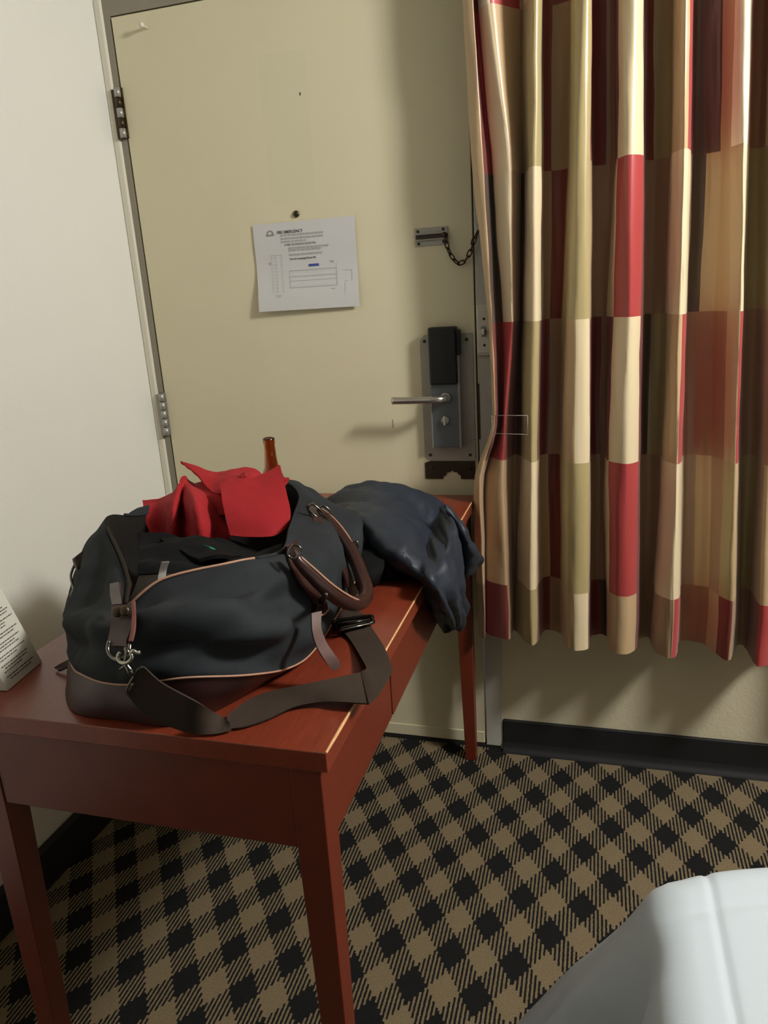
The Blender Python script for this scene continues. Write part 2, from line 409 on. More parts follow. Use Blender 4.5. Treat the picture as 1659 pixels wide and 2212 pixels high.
boxes('turn_tab', [(.8315, -.040, .972, .8365, -.031, .999)], M['bright'], th, bev=.002)
# blackened patch plate with a keyhole shaped cut below the lock
kp = plate('patch_plate', [(.769, .866), (.783, .871), (.905, .871), (.905, .822), (.866, .822), (.866, .831), (.860, .834), (.857, .840), (.848, .841), (.843, .846), (.838, .841), (.829, .840), (.826, .832), (.818, .829), (.818, .822), (.769, .822)], -.003, 0, M['iron'], door, .0005)
screw(.788, .852, -.003, kp, 'bronze'); screw(.893, .852, -.003, kp, 'bronze')

# security chain
tk = boxes('chain_track', [(.770, -.003, 1.418, .854, 0, 1.460)], M['steel'], door, bev=.0008, seg=1)
boxes('track_rail', [(.772, -.009, 1.444, .846, -.003, 1.448), (.772, -.009, 1.430, .853, -.003, 1.434)], M['steel'], tk, bev=.001, seg=1)
boxes('track_slot', [(.773, -.0045, 1.434, .853, -.003, 1.444)], M['iron'], tk)
for x, z in ((.778, 1.453), (.842, 1.454), (.779, 1.424), (.842, 1.425)): screw(x, z, -.003, tk, 'iron', .0036)
tube('chain_stud', [(.846, -.003, 1.441), (.846, -.016, 1.441)], .0055, M['bronze'], tk, sides=12, sub=1)
cpts = [Vector((.848, -.014, 1.436)), Vector((.853, -.013, 1.412)), Vector((.862, -.012, 1.390)), Vector((.878, -.012, 1.372)), Vector((.896, -.014, 1.377)), Vector((.910, -.018, 1.396)), Vector((.920, -.022, 1.420)), Vector((.930, -.022, 1.440))]
dense = [cr1(cpts, i/400) for i in range(401)]; acc = [0]
for i in range(400): acc.append(acc[-1]+(dense[i+1]-dense[i]).length)
def at_len(s):
    for i in range(400):
        if acc[i+1] >= s: return dense[i], (dense[i+1]-dense[i]).normalized()
    return dense[400], (dense[400]-dense[399]).normalized()
b = bmesh.new(); lk = []
for i in range(20):
    a = 2*math.pi*i/20; lk.append(Vector((math.cos(a)*.0072+(0.0028 if math.cos(a) > 0 else -.0028), math.sin(a)*.0046, 0)))
lm = tube('link_proto', lk, .0018, M['bronze'], None, sides=6, closed=True, sub=1); link_me = lm.data; bpy.data.objects.remove(lm)
s = .006; k = 0
while s < acc[-1]:
    p, t = at_len(s); o = link('chain_link', link_me, None, door)
    o.rotation_mode = 'QUATERNION'
    q = t.to_track_quat('X', 'Z'); o.rotation_quaternion = q @ Vector((1, 0, 0)).to_track_quat('X', 'Z').rotation_difference(Vector((1, 0, 0)).to_track_quat('X', 'Z')) @ (Matrix.Rotation(math.pi*.5*(k % 2)+.5, 3, 'X').to_quaternion())
    o.location = p; s += .0152; k += 1
boxes('chain_anchor', [(.922, -.012, 1.428, .952, -.003, 1.458)], M['steel'], fr, bev=.002)
boxes('strike_plate', [(DW+.0045, -.0045, .93, .9215, -.003, 1.075)], M['iron'], fr)

# ------------------------------------------------------------------ notice on the door
NX0, NX1, NZ0, NZ1 = .3355, .6165, 1.284, 1.504
def ny(x, z):
    v = (NZ1-z)/(NZ1-NZ0); u = (x-NX0)/(NX1-NX0)
    return -.0035-.020*max(0, v-.35)**1.6*(1.25-.8*u)-.002*math.sin(v*9)*v
nt_ = thing('door_notice', 'white fire emergency notice sheet taped to the beige door', 'notice', (.476, -.004, 1.284))
V, F = [], []
for j in range(25):
    for i in range(25):
        x = NX0+(NX1-NX0)*i/24; z = NZ1-(NZ1-NZ0)*j/24; V.append(Vector((x, ny(x, z), z)))
F = [(j*25+i, j*25+i+1, j*25+i+26, j*25+i+25) for j in range(24) for i in range(24)]
mesh('sheet', V, F, M['paper'], nt_)
def text_verts(s, size, shear=0.0, bold=0.0):
    c = bpy.data.curves.new('t', 'FONT'); c.body = s; c.size = size; c.shear = shear; c.offset = bold; c.resolution_u = 2
    o = bpy.data.objects.new('t', c); C.objects.link(o)
    dg = bpy.context.evaluated_depsgraph_get(); me = bpy.data.meshes.new_from_object(o.evaluated_get(dg))
    V = [v.co.copy() for v in me.vertices]; F = [tuple(p.vertices) for p in me.polygons]
    bpy.data.objects.remove(o); bpy.data.curves.remove(c); bpy.data.meshes.remove(me); return V, F
def uv2w(u, v):     # u right, v down in sheet fractions of the crop measured on the photograph
    return NX0+(NX1-NX0)*u, NZ1-(NZ1-NZ0)*v
def put_text(name, s, u, v, size, width, mat, shear=.3, bold=0.0):
    V, F = text_verts(s, size, shear, bold); x0, z0 = uv2w(u, v)
    mx = max(a.x for a in V); k = width*(NX1-NX0)/mx
    W = []
    for a in V:
        x, z = x0+a.x*k, z0+a.y; W.append(Vector((x, ny(x, z)-.0006, z)))
    return mesh(name, W, F, mat, nt_, smooth=False, fix=False)
put_text('title_text', 'FIRE EMERGENCY', .235, .125, .0105, .265, M['ink'], bold=.0001)
def small_print(u, v, width):
    """a line of print too small to read in the photograph: word-long slanted grey strokes"""
    V, F = [], []; x = u
    while x < u+width:
        x1 = min(x+random.uniform(.018, .05), u+width); i = len(V)
        for a, b_ in ((x, v), (x1, v), (x1+.004, v-.020), (x+.004, v-.020)):
            wx, wz = uv2w(a, b_); V.append(Vector((wx, ny(wx, wz)-.0006, wz)))
        F.append((i, i+1, i+2, i+3)); x = x1+.007
    return mesh('body_text', V, F, M['inkpale'], nt_, smooth=False, fix=False)
random.seed(21)
small_print(0.268, 0.155, 0.425)
small_print(0.268, 0.192, 0.420)
small_print(0.270, 0.226, 0.250)
put_text('heading_text', 'IF FIRE OR SMOKE IS DETECTED', .300, .265, .0075, .315, M['ink'], bold=.0)
small_print(0.338, 0.302, 0.395)
small_print(0.338, 0.328, 0.325)
small_print(0.338, 0.378, 0.330)
put_text('heading_text', 'You are occupying Room No.', .340, .425, .0075, .265, M['ink'], bold=.0001)
def strokes(name, rects, mat):
    V, F = [], []
    for (u0, v0, u1, v1) in rects:
        i = len(V)
        for u, v in ((u0, v0), (u1, v0), (u1, v1), (u0, v1)):
            x, z = uv2w(u, v); V.append(Vector((x, ny(x, z)-.0007, z)))
        F.append((i, i+1, i+2, i+3))
    return mesh(name, V, F, mat, nt_, smooth=False, fix=False)
# emblem: a dome above a solid bar
r_ = []
for i in range(12):
    a0, a1 = math.pi*i/12, math.pi*(i+1)/12
    for (p0, p1) in ((a0, a1),):
        u0, v0 = .170+.030*math.cos(p0), .125-.042*math.sin(p0); u1, v1 = .170+.030*math.cos(p1), .125-.042*math.sin(p1)
        r_.append((min(u0, u1)-.003, min(v0, v1)-.003, max(u0, u1)+.003, max(v0, v1)+.003))
strokes('emblem_dome', r_, M['inkgrey'])
strokes('emblem_bar', [(.130, .122, .212, .140)], M['inkgrey'])
strokes('blue_mark', [(.525, .486, .628, .514)], M['inkblue'])
rooms = [(.330, .545, .80, .549), (.330, .545, .333, .745), (.330, .742, .80, .746), (.797, .50, .80, .746), (.333, .615, .80, .618), (.333, .665, .80, .668)]
for i in range(22): rooms += [(.345+i*.0212, .55, .3463+i*.0212, .575), (.345+i*.0212, .605, .3463+i*.0212, .635), (.345+i*.0212, .715, .3463+i*.0212, .74)]
rooms += [(.155, .36, .157, .80), (.20, .36, .202, .80), (.265, .36, .267, .80), (.155, .36, .267, .363)]
for i in range(11): rooms += [(.155, .39+i*.038, .175, .393+i*.038), (.195, .39+i*.038, .21, .396+i*.038), (.25, .39+i*.038, .267, .393+i*.038)]
rooms += [(.86, .58, .95, .583), (.94, .58, .943, .70), (.87, .70, .90, .705), (.87, .72, .873, .84), (.735, .465, .775, .475), (.745, .48, .77, .487), (.735, .775, .775, .785), (.13, .44, .15, .46), (.18, .82, .245, .825), (.19, .835, .235, .84)]
strokes('floor_plan', rooms, M['inkpale'])
settle(nt_)

# ------------------------------------------------------------------ light switch on the jamb
sw = thing('light_switch', 'small beige toggle light switch box on the grey door jamb', 'switch', (.938, -.003, 1.144))
boxes('back_box', [(DW+.006, -.014, 1.146, .975, -.003, 1.270)], M['almond'], sw, bev=.0015, seg=1)
fp = boxes('face_plate', [(DW+.0075, -.018, 1.152, .970, -.014, 1.259)], M['almond'], sw, bev=.002)
boxes('toggle', [(.934, -.030, 1.198, .942, -.018, 1.212)], M['trim'], sw, bev=.002)
boxes('toggle_slot', [(.932, -.0186, 1.192, .944, -.018, 1.218)], M['inkgrey'], sw)
for z in (1.236, 1.172): screw(.939, z, -.018, sw, 'iron', .0032)
settle(sw)

# ------------------------------------------------------------------ desk
DX0, DX1, DY0, DY1, DZ = .345, .911, -1.200, -.036, .787
dk = thing('writing_desk', 'reddish cherry wood writing desk with worn pale edges in front of the door', 'desk', (.63, -.62, 0))
top = boxes('desk_top', [(DX0, DY0, DZ-.028, DX1, DY1, DZ)], M['wood'], dk, bev=.0015)
ue = M['wornwood']
def edge_strip(name, a, b_, r, mat, seed):
    n = 40; V, F = [], []
    a, b_ = Vector(a), Vector(b_); t = (b_-a).normalized(); s1 = t.cross(Vector((0, 0, 1))).normalized()
    for i in range(n+1):
        p = a.lerp(b_, i/n); k = .75+.6*max(-.6, noise.noise(Vector((i*.31, seed, 0))))
        for q in range(6):
            an = 2*math.pi*q/6; V.append(p+(s1*math.cos(an)+Vector((0, 0, 1))*math.sin(an))*r*k)
    for i in range(n):
        for q in range(6): F.append((i*6+q, i*6+(q+1) % 6, (i+1)*6+(q+1) % 6, (i+1)*6+q))
    return mesh(name, V, F, mat, top)
edge_strip('worn_edge', (DX1-.0012, DY0+.002, DZ-.0012), (DX1-.0012, DY1-.002, DZ-.0012), .0024, ue, 1)
edge_strip('worn_edge', (DX0+.002, DY0+.0012, DZ-.0012), (DX1-.002, DY0+.0012, DZ-.0012), .0013, M['wornwood2'], 2)
edge_strip('worn_edge', (DX1-.0014, DY0+.0014, DZ-.002), (DX1-.0016, DY0+.0016, DZ-.026), .0016, ue, 3)
def leg(x0, x1, y0, y1, tx, ty):
    """square leg whose inner faces taper towards the floor"""
    bw = .030
    xa, xb = (x0, x0+bw) if tx > 0 else (x1-bw, x1); ya, yb = (y0, y0+bw) if ty > 0 else (y1-bw, y1)
    V = [(xa, ya, 0), (xb, ya, 0), (xb, yb, 0), (xa, yb, 0)]
    for z in (.60, DZ-.028): V += [(x0, y0, z), (x1, y0, z), (x1, y1, z), (x0, y1, z)]
    F = [(3, 2, 1, 0)]
    for r in (0, 4):
        for i in range(4): F.append((r+i, r+(i+1) % 4, r+4+(i+1) % 4, r+4+i))
    F.append((8, 9, 10, 11))
    o = mesh('leg', V, F, M['wood2'], dk, smooth=False); m = o.modifiers.new('b', 'BEVEL'); m.width = .0015; m.segments = 2
AX0, AX1, AY0, AY1 = .355, .897, -1.190, -.046
L4 = .042
leg(AX0, AX0+L4, AY0, AY0+L4, 1, 1); leg(AX1-L4, AX1, AY0, AY0+L4, -1, 1); leg(AX0, AX0+L4, AY1-L4, AY1, 1, -1); leg(AX1-L4, AX1, AY1-L4, AY1, -1, -1)
AZ0, AZ1 = .632, DZ-.028
boxes('apron', [(AX0+L4, AY0+.002, AZ0, AX1-L4, AY0+.022, AZ1)], M['wood2'], dk, bev=.001)
boxes('apron', [(AX0+L4, AY1-.022, AZ0, AX1-L4, AY1-.002, AZ1)], M['wood2'], dk, bev=.001)
boxes('apron', [(AX0+.002, AY0+L4, AZ0, AX0+.022, AY1-L4, AZ1)], M['wood2'], dk, bev=.001)
boxes('apron', [(AX1-.022, AY0+L4, AZ0, AX1-.002, -.868, AZ1)], M['wood2'], dk, bev=.001)
boxes('apron', [(AX1-.022, -.300, AZ0, AX1-.002, AY1-L4, AZ1)], M['wood2'], dk, bev=.001)
dr = boxes('drawer_front', [(AX1-.022, -.864, AZ0, AX1-.001, -.304, AZ1-.004)], M['wood2'], dk, bev=.0015)
lathe('drawer_knob', [(.006, 0), (.005, .010), (.012, .016), (.012, .022), (.006, .026)], M['bright'], dr, 20, frame_at((AX1-.001, -.56, .69), (1, 0, 0)))
V = [Vector((AX1+.0004, -.8655, AZ0)), Vector((AX1+.0004, -.8640, AZ0)), Vector((AX1+.0004, -.8640, AZ1)), Vector((AX1+.0004, -.8655, AZ1))]
settle(dk)
for c in dk.children:
    pass

# ------------------------------------------------------------------ duffel bag
bag = thing('duffel_bag', 'open charcoal canvas duffel bag with brown leather trim on the wooden desk', 'bag', (.61, -.86, DZ))
zf = DZ+.002
L0 = [Vector((x, y, zf)) for x, y in ((.62, -1.182), (.70, -1.178), (.752, -1.10), (.785, -.99), (.80, -.90), (.80, -.80), (.785, -.68), (.73, -.58), (.61, -.54), (.49, -.57), (.43, -.68), (.41, -.82), (.418, -.96), (.455, -1.08), (.530, -1.172))]
L1 = [Y(266, 1478, -1.197), Y(400, 1463, -1.19), Y(540, 1457, -1.125), Y(630, 1440, -1.035), Y(684, 1396, -.945), Vector((.805, -.80, .812)), Vector((.79, -.67, .825)), Vector((.74, -.57, .84)), Vector((.61, -.53, .85)), Vector((.48, -.56, .85)), Vector((.42, -.68, .84)), Vector((.40, -.82, .835)), Vector((.41, -.97, .845)), Y(155, 1424, -1.10), Y(190, 1462, -1.168)]
L2 = [Y(272, 1400, -1.205), Y(400, 1388, -1.20), Y(560, 1370, -1.125), Y(655, 1350, -1.02), Y(712, 1320, -.93), Y(748, 1240, -.80), Vector((.795, -.68, .88)), Vector((.745, -.57, .90)), Vector((.61, -.52, .90)), Vector((.48, -.55, .90)), Vector((.41, -.67, .90)), Vector((.385, -.82, .89)), Y(152, 1330, -.99), Y(146, 1375, -1.075), Y(185, 1395, -1.165)]
L3 = [Y(266, 1345, -1.185), Y(400, 1305, -1.165), Y(545, 1275, -1.10), Y(640, 1258, -1.0), Y(690, 1212, -.92), Y(722, 1150, -.78), Y(695, 1092, -.66), Y(642, 1052, -.58), Vector((.61, -.53, .945)), Vector((.48, -.57, .945)), Vector((.405, -.68, .95)), Y(206, 1170, -.88), Y(158, 1240, -.975), Y(175, 1300, -1.07), Y(210, 1325, -1.145)]
L4_ = [Y(272, 1312, -1.135), Y(355, 1252, -1.115), Y(510, 1215, -1.05), Y(607, 1193, -.97), Y(626, 1145, -.86), Y(637, 1110, -.76), Y(647, 1073, -.66), Y(622, 1045, -.59), Y(560, 1040, -.56), Y(430, 1075, -.62), Y(312, 1112, -.76), Y(240, 1112, -.86), Y(226, 1138, -.93), Y(255, 1205, -1.02), Y(272, 1260, -1.085)]
NA = 180
def loop(lev, t): return crp(lev, t)
def bag_surface(levels, rows, fun=None):
    """rows of a closed surface lofted through control loops"""
    G = []
    for j in range(rows+1):
        ring = []
        for i in range(NA):
            col = [crp(l, i/NA) for l in levels]
            ring.append(cr1(col, j/rows))
        G.append(ring)
    return G
def grid_mesh(name, G, mat, parent, disp=None):
    R = len(G); V = []
    for j in range(R):
        for i in range(NA):
            p = G[j][i]
            if disp:
                du = G[j][(i+1) % NA]-G[j][i-1]; dv = G[min(j+1, R-1)][i]-G[max(j-1, 0)][i]
                n_ = du.cross(dv); n_ = n_.normalized() if n_.length > 1e-12 else Vector((0, 0, 1))
                p = p+n_*disp(p, i/NA, j/(R-1))
            V.append(p)
    F = [(j*NA+i, j*NA+(i+1) % NA, (j+1)*NA+(i+1) % NA, (j+1)*NA+i) for j in range(R-1) for i in range(NA)]
    return mesh(name, V, F, mat, parent)
def body_disp(p, u, v):
    e = math.sin(math.pi*min(1, max(0, v)))**.7
    q = p*13; d = .010*noise.noise(q+Vector((3, 1, 7)))+.005*noise.noise(p*31)
    # sagging horizontal folds on the end panel and the side towards the room
    s = math.exp(-((u-.10)/.10)**2)
    d += s*.022*math.sin(v*10.5+u*22+.8)+s*.006*math.sin(v*21-u*40)
    s2 = math.exp(-(((u if u < .5 else u-1)+.09)/.06)**2)
    d += s2*.010*math.sin(v*13+1.0)
    s3 = math.exp(-((u-.84)/.07)**2)
    d += s3*.011*math.sin(v*11+u*60)
    # pinch under the near handle strap
    d -= .006*math.exp(-((u-.205)/.03)**2)*math.exp(-((v-.62)/.3)**2)
    return d*e
G = bag_surface([L1, L2, L3, L4_], 44)
body = grid_mesh('body', G, M['canvas'], bag, body_disp)
Gb = bag_surface([L0, [a.lerp(b_, .5)+(a.lerp(b_, .5)-Vector((.61, -.86, .8))).normalized()*.004 for a, b_ in zip(L0, L1)], L1], 12)
base = grid_mesh('leather_base', Gb, M['leather'], bag, lambda p, u, v: .003*noise.noise(p*18)*math.sin(math.pi*v))
V = [crp(L0, i/NA) for i in range(NA)]; mesh('bag_bottom', V, [tuple(range(NA))], M['leather'], bag, smooth=False)
tube('base_piping', [crp(L1, i/60)+(crp(L1, i/60)-Vector((.61, -.86, crp(L1, i/60).z))).normalized()*.001 for i in range(60)], .0015, M['tanedge'], bag, sides=6, closed=True, sub=3)
cen = Vector((.60, -.86, .86))
rim = [crp(L4_, i/60) for i in range(60)]
Lin1 = [p.lerp(Vector((cen.x, cen.y, p.z-.03)), .06) for p in L4_]; Lin1 = [Vector((p.x, p.y, p.z-.02)) for p in Lin1]
Lin2 = [Vector((p.x+(cen.x-p.x)*.18, p.y+(cen.y-p.y)*.14, .865)) for p in L4_]
Lin3 = [Vector((p.x+(cen.x-p.x)*.6, p.y+(cen.y-p.y)*.6, .845)) for p in L4_]
Lin4 = [Vector((cen.x+(p.x-cen.x)*.02, cen.y+(p.y-cen.y)*.02, .845)) for p in L4_]
grid_mesh('lining', bag_surface([L4_, Lin1, Lin2, Lin3, Lin4], 24), M['lining'], bag, lambda p, u, v: .006*noise.noise(p*16)*math.sin(math.pi*v))
# rim: zipper tapes and the pale piping on the room side
def rimseg(i0, i1, n, off=(0, 0, 0)): return [crp(L4_, (i0+(i1-i0)*k/n)/15)+Vector(off) for k in range(n+1)]
tube('rim_piping', rimseg(0.1, 2.35, 16, (0, -.002, .002)), .0019, M['tanedge'], bag, sides=6, sub=3)
tube('rim_edge', rimseg(2.35, 10.5, 26, (0, 0, .001)), .0028, M['canvas'], bag, sides=6, sub=3)
ribbon('zipper_tape', [(p+Vector((.002, 0, .004)), p+Vector((.012, .004, -.020))) for p in rimseg(12.1, 14.8, 12)], M['zipper'], bag, thick=.002)
tube('zipper_teeth', [p+Vector((.006, -.001, .003)) for p in rimseg(12.1, 14.8, 12)], .0028, M['zipper'], bag, sides=6, sub=4)
ribbon('zipper_end', [(Y(270, 1312, -1.128), Y(290, 1300, -1.128)), (Y(290, 1275, -1.10), Y(330, 1262, -1.10)), (Y(300, 1245, -1.06), Y(372, 1240, -1.07))], M['zipper'], bag, thick=.002)
ribbon('rim_tab', [(Y(239, 1262, -1.11), Y(258, 1258, -1.12)), (Y(239, 1285, -1.135), Y(262, 1285, -1.145)), (Y(243, 1308, -1.165), Y(264, 1306, -1.17))], M['leather2'], bag, thick=.003)
def tree_of(*obs):
    V, F = [], []
    for o in obs:
        n0 = len(V); V += [v.co.copy() for v in o.data.vertices]; F += [tuple(n0+i for i in p.vertices) for p in o.data.polygons]
    return BVHTree.FromPolygons(V, F)
BAGT = tree_of(body, base)
def S(px, py, y, off=.003):
    """point lying on the bag's outer surface along the pixel's line of sight (y only if the line misses)"""
    q = Y(px, py, y); d = (q-CAM).normalized(); h = BAGT.ray_cast(CAM, d)
    if h[0] is None or (h[0]-q).length > .12: return q
    n = h[1] if h[1].dot(d) < 0 else -h[1]
    return h[0]+n*off
# care label
ribbon('care_label', [(Y(341, 1252, -1.10), Y(357, 1247, -1.10)), (Y(344, 1233, -1.095), Y(360, 1230, -1.095)), (Y(349, 1214, -1.10), Y(366, 1213, -1.10))], M['label'], bag, thick=.0006)
# end tab with snaps, D-ring and clasp
et = ribbon('end_tab', [(Y(243, 1310, -1.183), Y(287, 1306, -1.183)), (Y(241, 1340, -1.197), Y(290, 1338, -1.197)), (Y(240, 1362, -1.205), Y(284, 1362, -1.207)), (Y(236, 1384, -1.215), Y(276, 1386, -1.220)), (Y(239, 1396, -1.222), Y(276, 1398, -1.226))], M['leather'], bag, thick=.005)
for q in ((254, 1322), (270, 1320)):
    p = Y(*q, -1.198); lathe('snap', [(.0066, 0), (.0066, .002), (.004, .0036)], M['bronze'], et, 18, frame_at(p, (.15, -1, .35)))
ribbon('tab_edge', [(Y(286, 1300, -1.182), Y(291, 1298, -1.182)), (Y(286, 1335, -1.200), Y(293, 1335, -1.200)), (Y(284, 1365, -1.214), Y(291, 1362, -1.214)), (Y(279, 1385, -1.222), Y(286, 1385, -1.222))], M['tabedge'], et, thick=.003, across=2)
tube('d_ring', [Y(236, 1384, -1.222), Y(233, 1402, -1.228), Y(239, 1416, -1.232), Y(252, 1424, -1.234), Y(266, 1422, -1.235), Y(278, 1408, -1.232), Y(281, 1392, -1.226)], .0026, M['gunmetal'], bag, sides=8)
cl = tube('clasp_hook', [Y(260, 1409, -1.236), Y(255, 1417, -1.238), Y(258, 1428, -1.240), Y(268, 1432, -1.241), Y(279, 1428, -1.241), Y(285, 1419, -1.240), Y(283, 1411, -1.239), Y(288, 1406, -1.238), Y(296, 1410, -1.237), Y(303, 1409, -1.236)], .0024, M['bright'], bag, sides=8)
tube('clasp_swivel', [Y(270, 1398, -1.236), Y(276, 1411, -1.238), Y(272, 1432, -1.240), Y(281, 1448, -1.240), Y(287, 1458, -1.238)], [.002, .004, .003, .0042, .003], M['gunmetal'], cl, sides=8)
tube('clasp_gate', [Y(259, 1446, -1.239), Y(272, 1436, -1.240)], .0016, M['gunmetal'], cl, sides=6, sub=1)
tube('strap_ring', [Y(309, 1440, -1.232), Y(298, 1446, -1.236), Y(288, 1463, -1.238), Y(279, 1478, -1.236), Y(274, 1492, -1.232), Y(280, 1502, -1.228)], .0016, M['gunmetal'], bag, sides=6)
# shoulder strap: clasp, down the end panel, twist on the desk, fold over the edge, back to the slider
e = .004
ribbon('shoulder_strap', [
    (Y(311, 1440, -1.226), Y(275, 1500, -1.226)),
    (Y(352, 1476, -1.222), Y(318, 1545, -1.215)),
    (Y(420, 1513, -1.216), Y(400, 1580, -1.200)),
    (Z(470, 1543, .806), Z(462, 1586, DZ+e)),
    (Z(497, 1560, .800), Z(500, 1578, DZ+e))], M['web'], bag, thick=.0022)
ribbon('shoulder_strap', [
    (Z(488, 1548, .799), Z(497, 1575, DZ+e)),
    (Z(510, 1531, .799), Z(530, 1570, DZ+e)),
    (Z(545, 1508, .800), Z(580, 1553, DZ+e)),
    (Z(590, 1492, .806), Z(632, 1529, .793)),
    (Z(650, 1480, .812), Z(690, 1517, .796)),
    (Z(715, 1467, .813), Z(735, 1517, .800)),
    (Z(782, 1453, .808), Z(797, 1521, .801))], M['web'], bag, thick=.0022)
ribbon('shoulder_strap', [
    (Z(797, 1521, .803), Z(780, 1451, .809)),
    (Z(818, 1500, .806), Z(788, 1448, .810)),
    (Z(843, 1458, .808), Z(791, 1443, .808)),
    (Z(846, 1440, .806), Z(782, 1425, .801)),
    (Z(828, 1395, .796), Z(758, 1385, DZ+e)),
    (Z(803, 1356, .796), Z(738, 1360, .796)),
    (Z(795, 1338, .798), Z(728, 1346, .798)),
    (Z(770, 1318, .798), Z(705, 1336, .796)),
    (Z(735, 1300, .795), Z(690, 1330, .792))], M['web'], bag, thick=.0022)
sl = tube('strap_slider', [Z(724, 1343, .800), Z(797, 1331, .803), Z(803, 1338, .803), Z(801, 1346, .802), Z(733, 1361, .801), Z(726, 1354, .800)], .0032, M['buckleblk'], bag, sides=8, closed=True)
tube('slider_bar', [Z(729, 1352, .806), Z(799, 1338, .808)], .0028, M['buckleblk'], sl, sides=8, sub=1)
tube('slider_shine', [Z(736, 1361, .8045), Z(800, 1346.5, .8055)], .0012, M['bright'], sl, sides=6, sub=1)
# carrying handle flopped over the room side
hp = [Y(633, 1188, -1.005), Y(645, 1212, -1.01), Y(672, 1240, -1.0), Y(705, 1271, -.985), Y(738, 1295, -.96), Y(765, 1304, -.93), Y(786, 1296, -.89), Y(791, 1274, -.86), Y(781, 1243, -.83), Y(766, 1205, -.80), Y(748, 1172, -.775), Y(727, 1143, -.755), Y(706, 1118, -.735), Y(690, 1101, -.72)]
hd = tube('handle', hp, [.006, .008, .0105, .0115, .012, .012, .012, .012, .012, .012, .0115, .0105, .008, .006], M['leather2'], bag, sides=12, sub=6)
off = [(0, 0), (6, -8), (10, -9), (11, -10), (11, -11), (9, -8), (5, 2), (6, 6), (9, 1), (9, -3), (9, -6), (9, -7), (7, -6), (3, -3)]
hq = [(633, 1188, -1.005), (645, 1212, -1.01), (672, 1240, -1.0), (705, 1271, -.985), (738, 1295, -.96), (765, 1304, -.93), (786, 1296, -.89), (791, 1274, -.86), (781, 1243, -.83), (766, 1205, -.80), (748, 1172, -.775), (727, 1143, -.755), (706, 1118, -.735), (690, 1101, -.72)]
tube('handle_edge', [Y(q[0]+o[0], q[1]+o[1], q[2]-.002) for q, o in zip(hq, off)][1:], .0017, M['tanedge'], hd, sides=6, sub=6)
# buckled leather straps that carry the handle
def buckle(c, ax, ay, parent, w=.012, h=.009, r=.0018):
    a, b2 = Vector(ax).normalized(), Vector(ay).normalized(); c = Vector(c)
    return tube('buckle', [c-a*w-b2*h, c+a*w-b2*h, c+a*w+b2*h, c-a*w+b2*h], r, M['gunmetal'], parent, sides=8, closed=True, sub=3)
st = ribbon('handle_strap', [(S(618, 1180, -.985, .004), S(640, 1172, -.96, .004)), (S(616, 1200, -1.02, .004), S(640, 1195, -1.01, .004)), (S(626, 1232, -1.035, .004), S(648, 1222, -1.025, .004)), (S(640, 1258, -1.045, .004), S(664, 1246, -1.03, .004)), (S(664, 1290, -1.045, .004), S(686, 1276, -1.03, .004)), (S(676, 1312, -1.04, .004), S(698, 1304, -1.025, .004)), (S(676, 1330, -1.035, .004), S(698, 1322, -1.02, .004))], M['leather2'], bag, thick=.0035)
bk = tube('buckle', [S(676, 1308, -1.05, .007), S(683, 1297, -1.052, .007), S(703, 1284, -1.05, .007), S(705, 1288, -1.045, .007), S(688, 1303, -1.045, .007)], .0024, M['gunmetal'], bag, sides=8, closed=True)
ribbon('strap_keeper', [(S(672, 1328, -1.05, .006), S(675, 1312, -1.05, .006)), (S(686, 1333, -1.057, .006), S(690, 1314, -1.057, .006)), (S(700, 1318, -1.05, .006), S(698, 1300, -1.05, .006))], M['leather2'], bag, thick=.002)
tube('keeper_edge', [S(673, 1329, -1.053, .008), S(684, 1331, -1.062, .008), S(693, 1326, -1.062, .008), S(701, 1317, -1.053, .008)], .0016, M['tanedge'], bag, sides=6)
ribbon('strap_end', [(Y(672, 1325, -1.045), Y(694, 1320, -1.03)), (Y(674, 1365, -1.06), Y(693, 1355, -1.045)), (Y(684, 1398, -1.065), Y(704, 1387, -1.05)), (Y(700, 1425, -1.065), Y(720, 1411, -1.05)), (Y(712, 1441, -1.06), Y(732, 1427, -1.05)), (Y(721, 1449, -1.057), Y(735, 1441, -1.052))], M['greytab'], bag, thick=.0028)
buckle(Y(636, 1192, -1.02), (.5, .3, .8), (.8, .1, -.5), bag, .008, .006)
ribbon('handle_strap', [(Y(664, 1092, -.70), Y(678, 1085, -.68)), (Y(672, 1112, -.745), Y(692, 1104, -.72)), (Y(690, 1150, -.80), Y(704, 1135, -.77)), (Y(712, 1190, -.835), Y(722, 1172, -.80)), (Y(742, 1240, -.845), Y(752, 1225, -.81)), (Y(752, 1275, -.85), Y(764, 1262, -.82)), (Y(762, 1296, -.85), Y(774, 1280, -.83))], M['leather'], bag, thick=.003)
buckle(Y(682, 1104, -.75), (.5, .2, -.6), (.7, .1, .6), bag, .012, .006)
buckle(Y(702, 1106, -.74), (.5, .2, -.6), (.7, .1, .6), bag, .010, .007)
for q in ((770, 1176), (766, 1182)): pass
tube('handle_ring', [Y(764, 1168, -.775), Y(772, 1172, -.775), Y(771, 1184, -.775), Y(764, 1196, -.78)], .0028, M['gunmetal'], bag, sides=8)
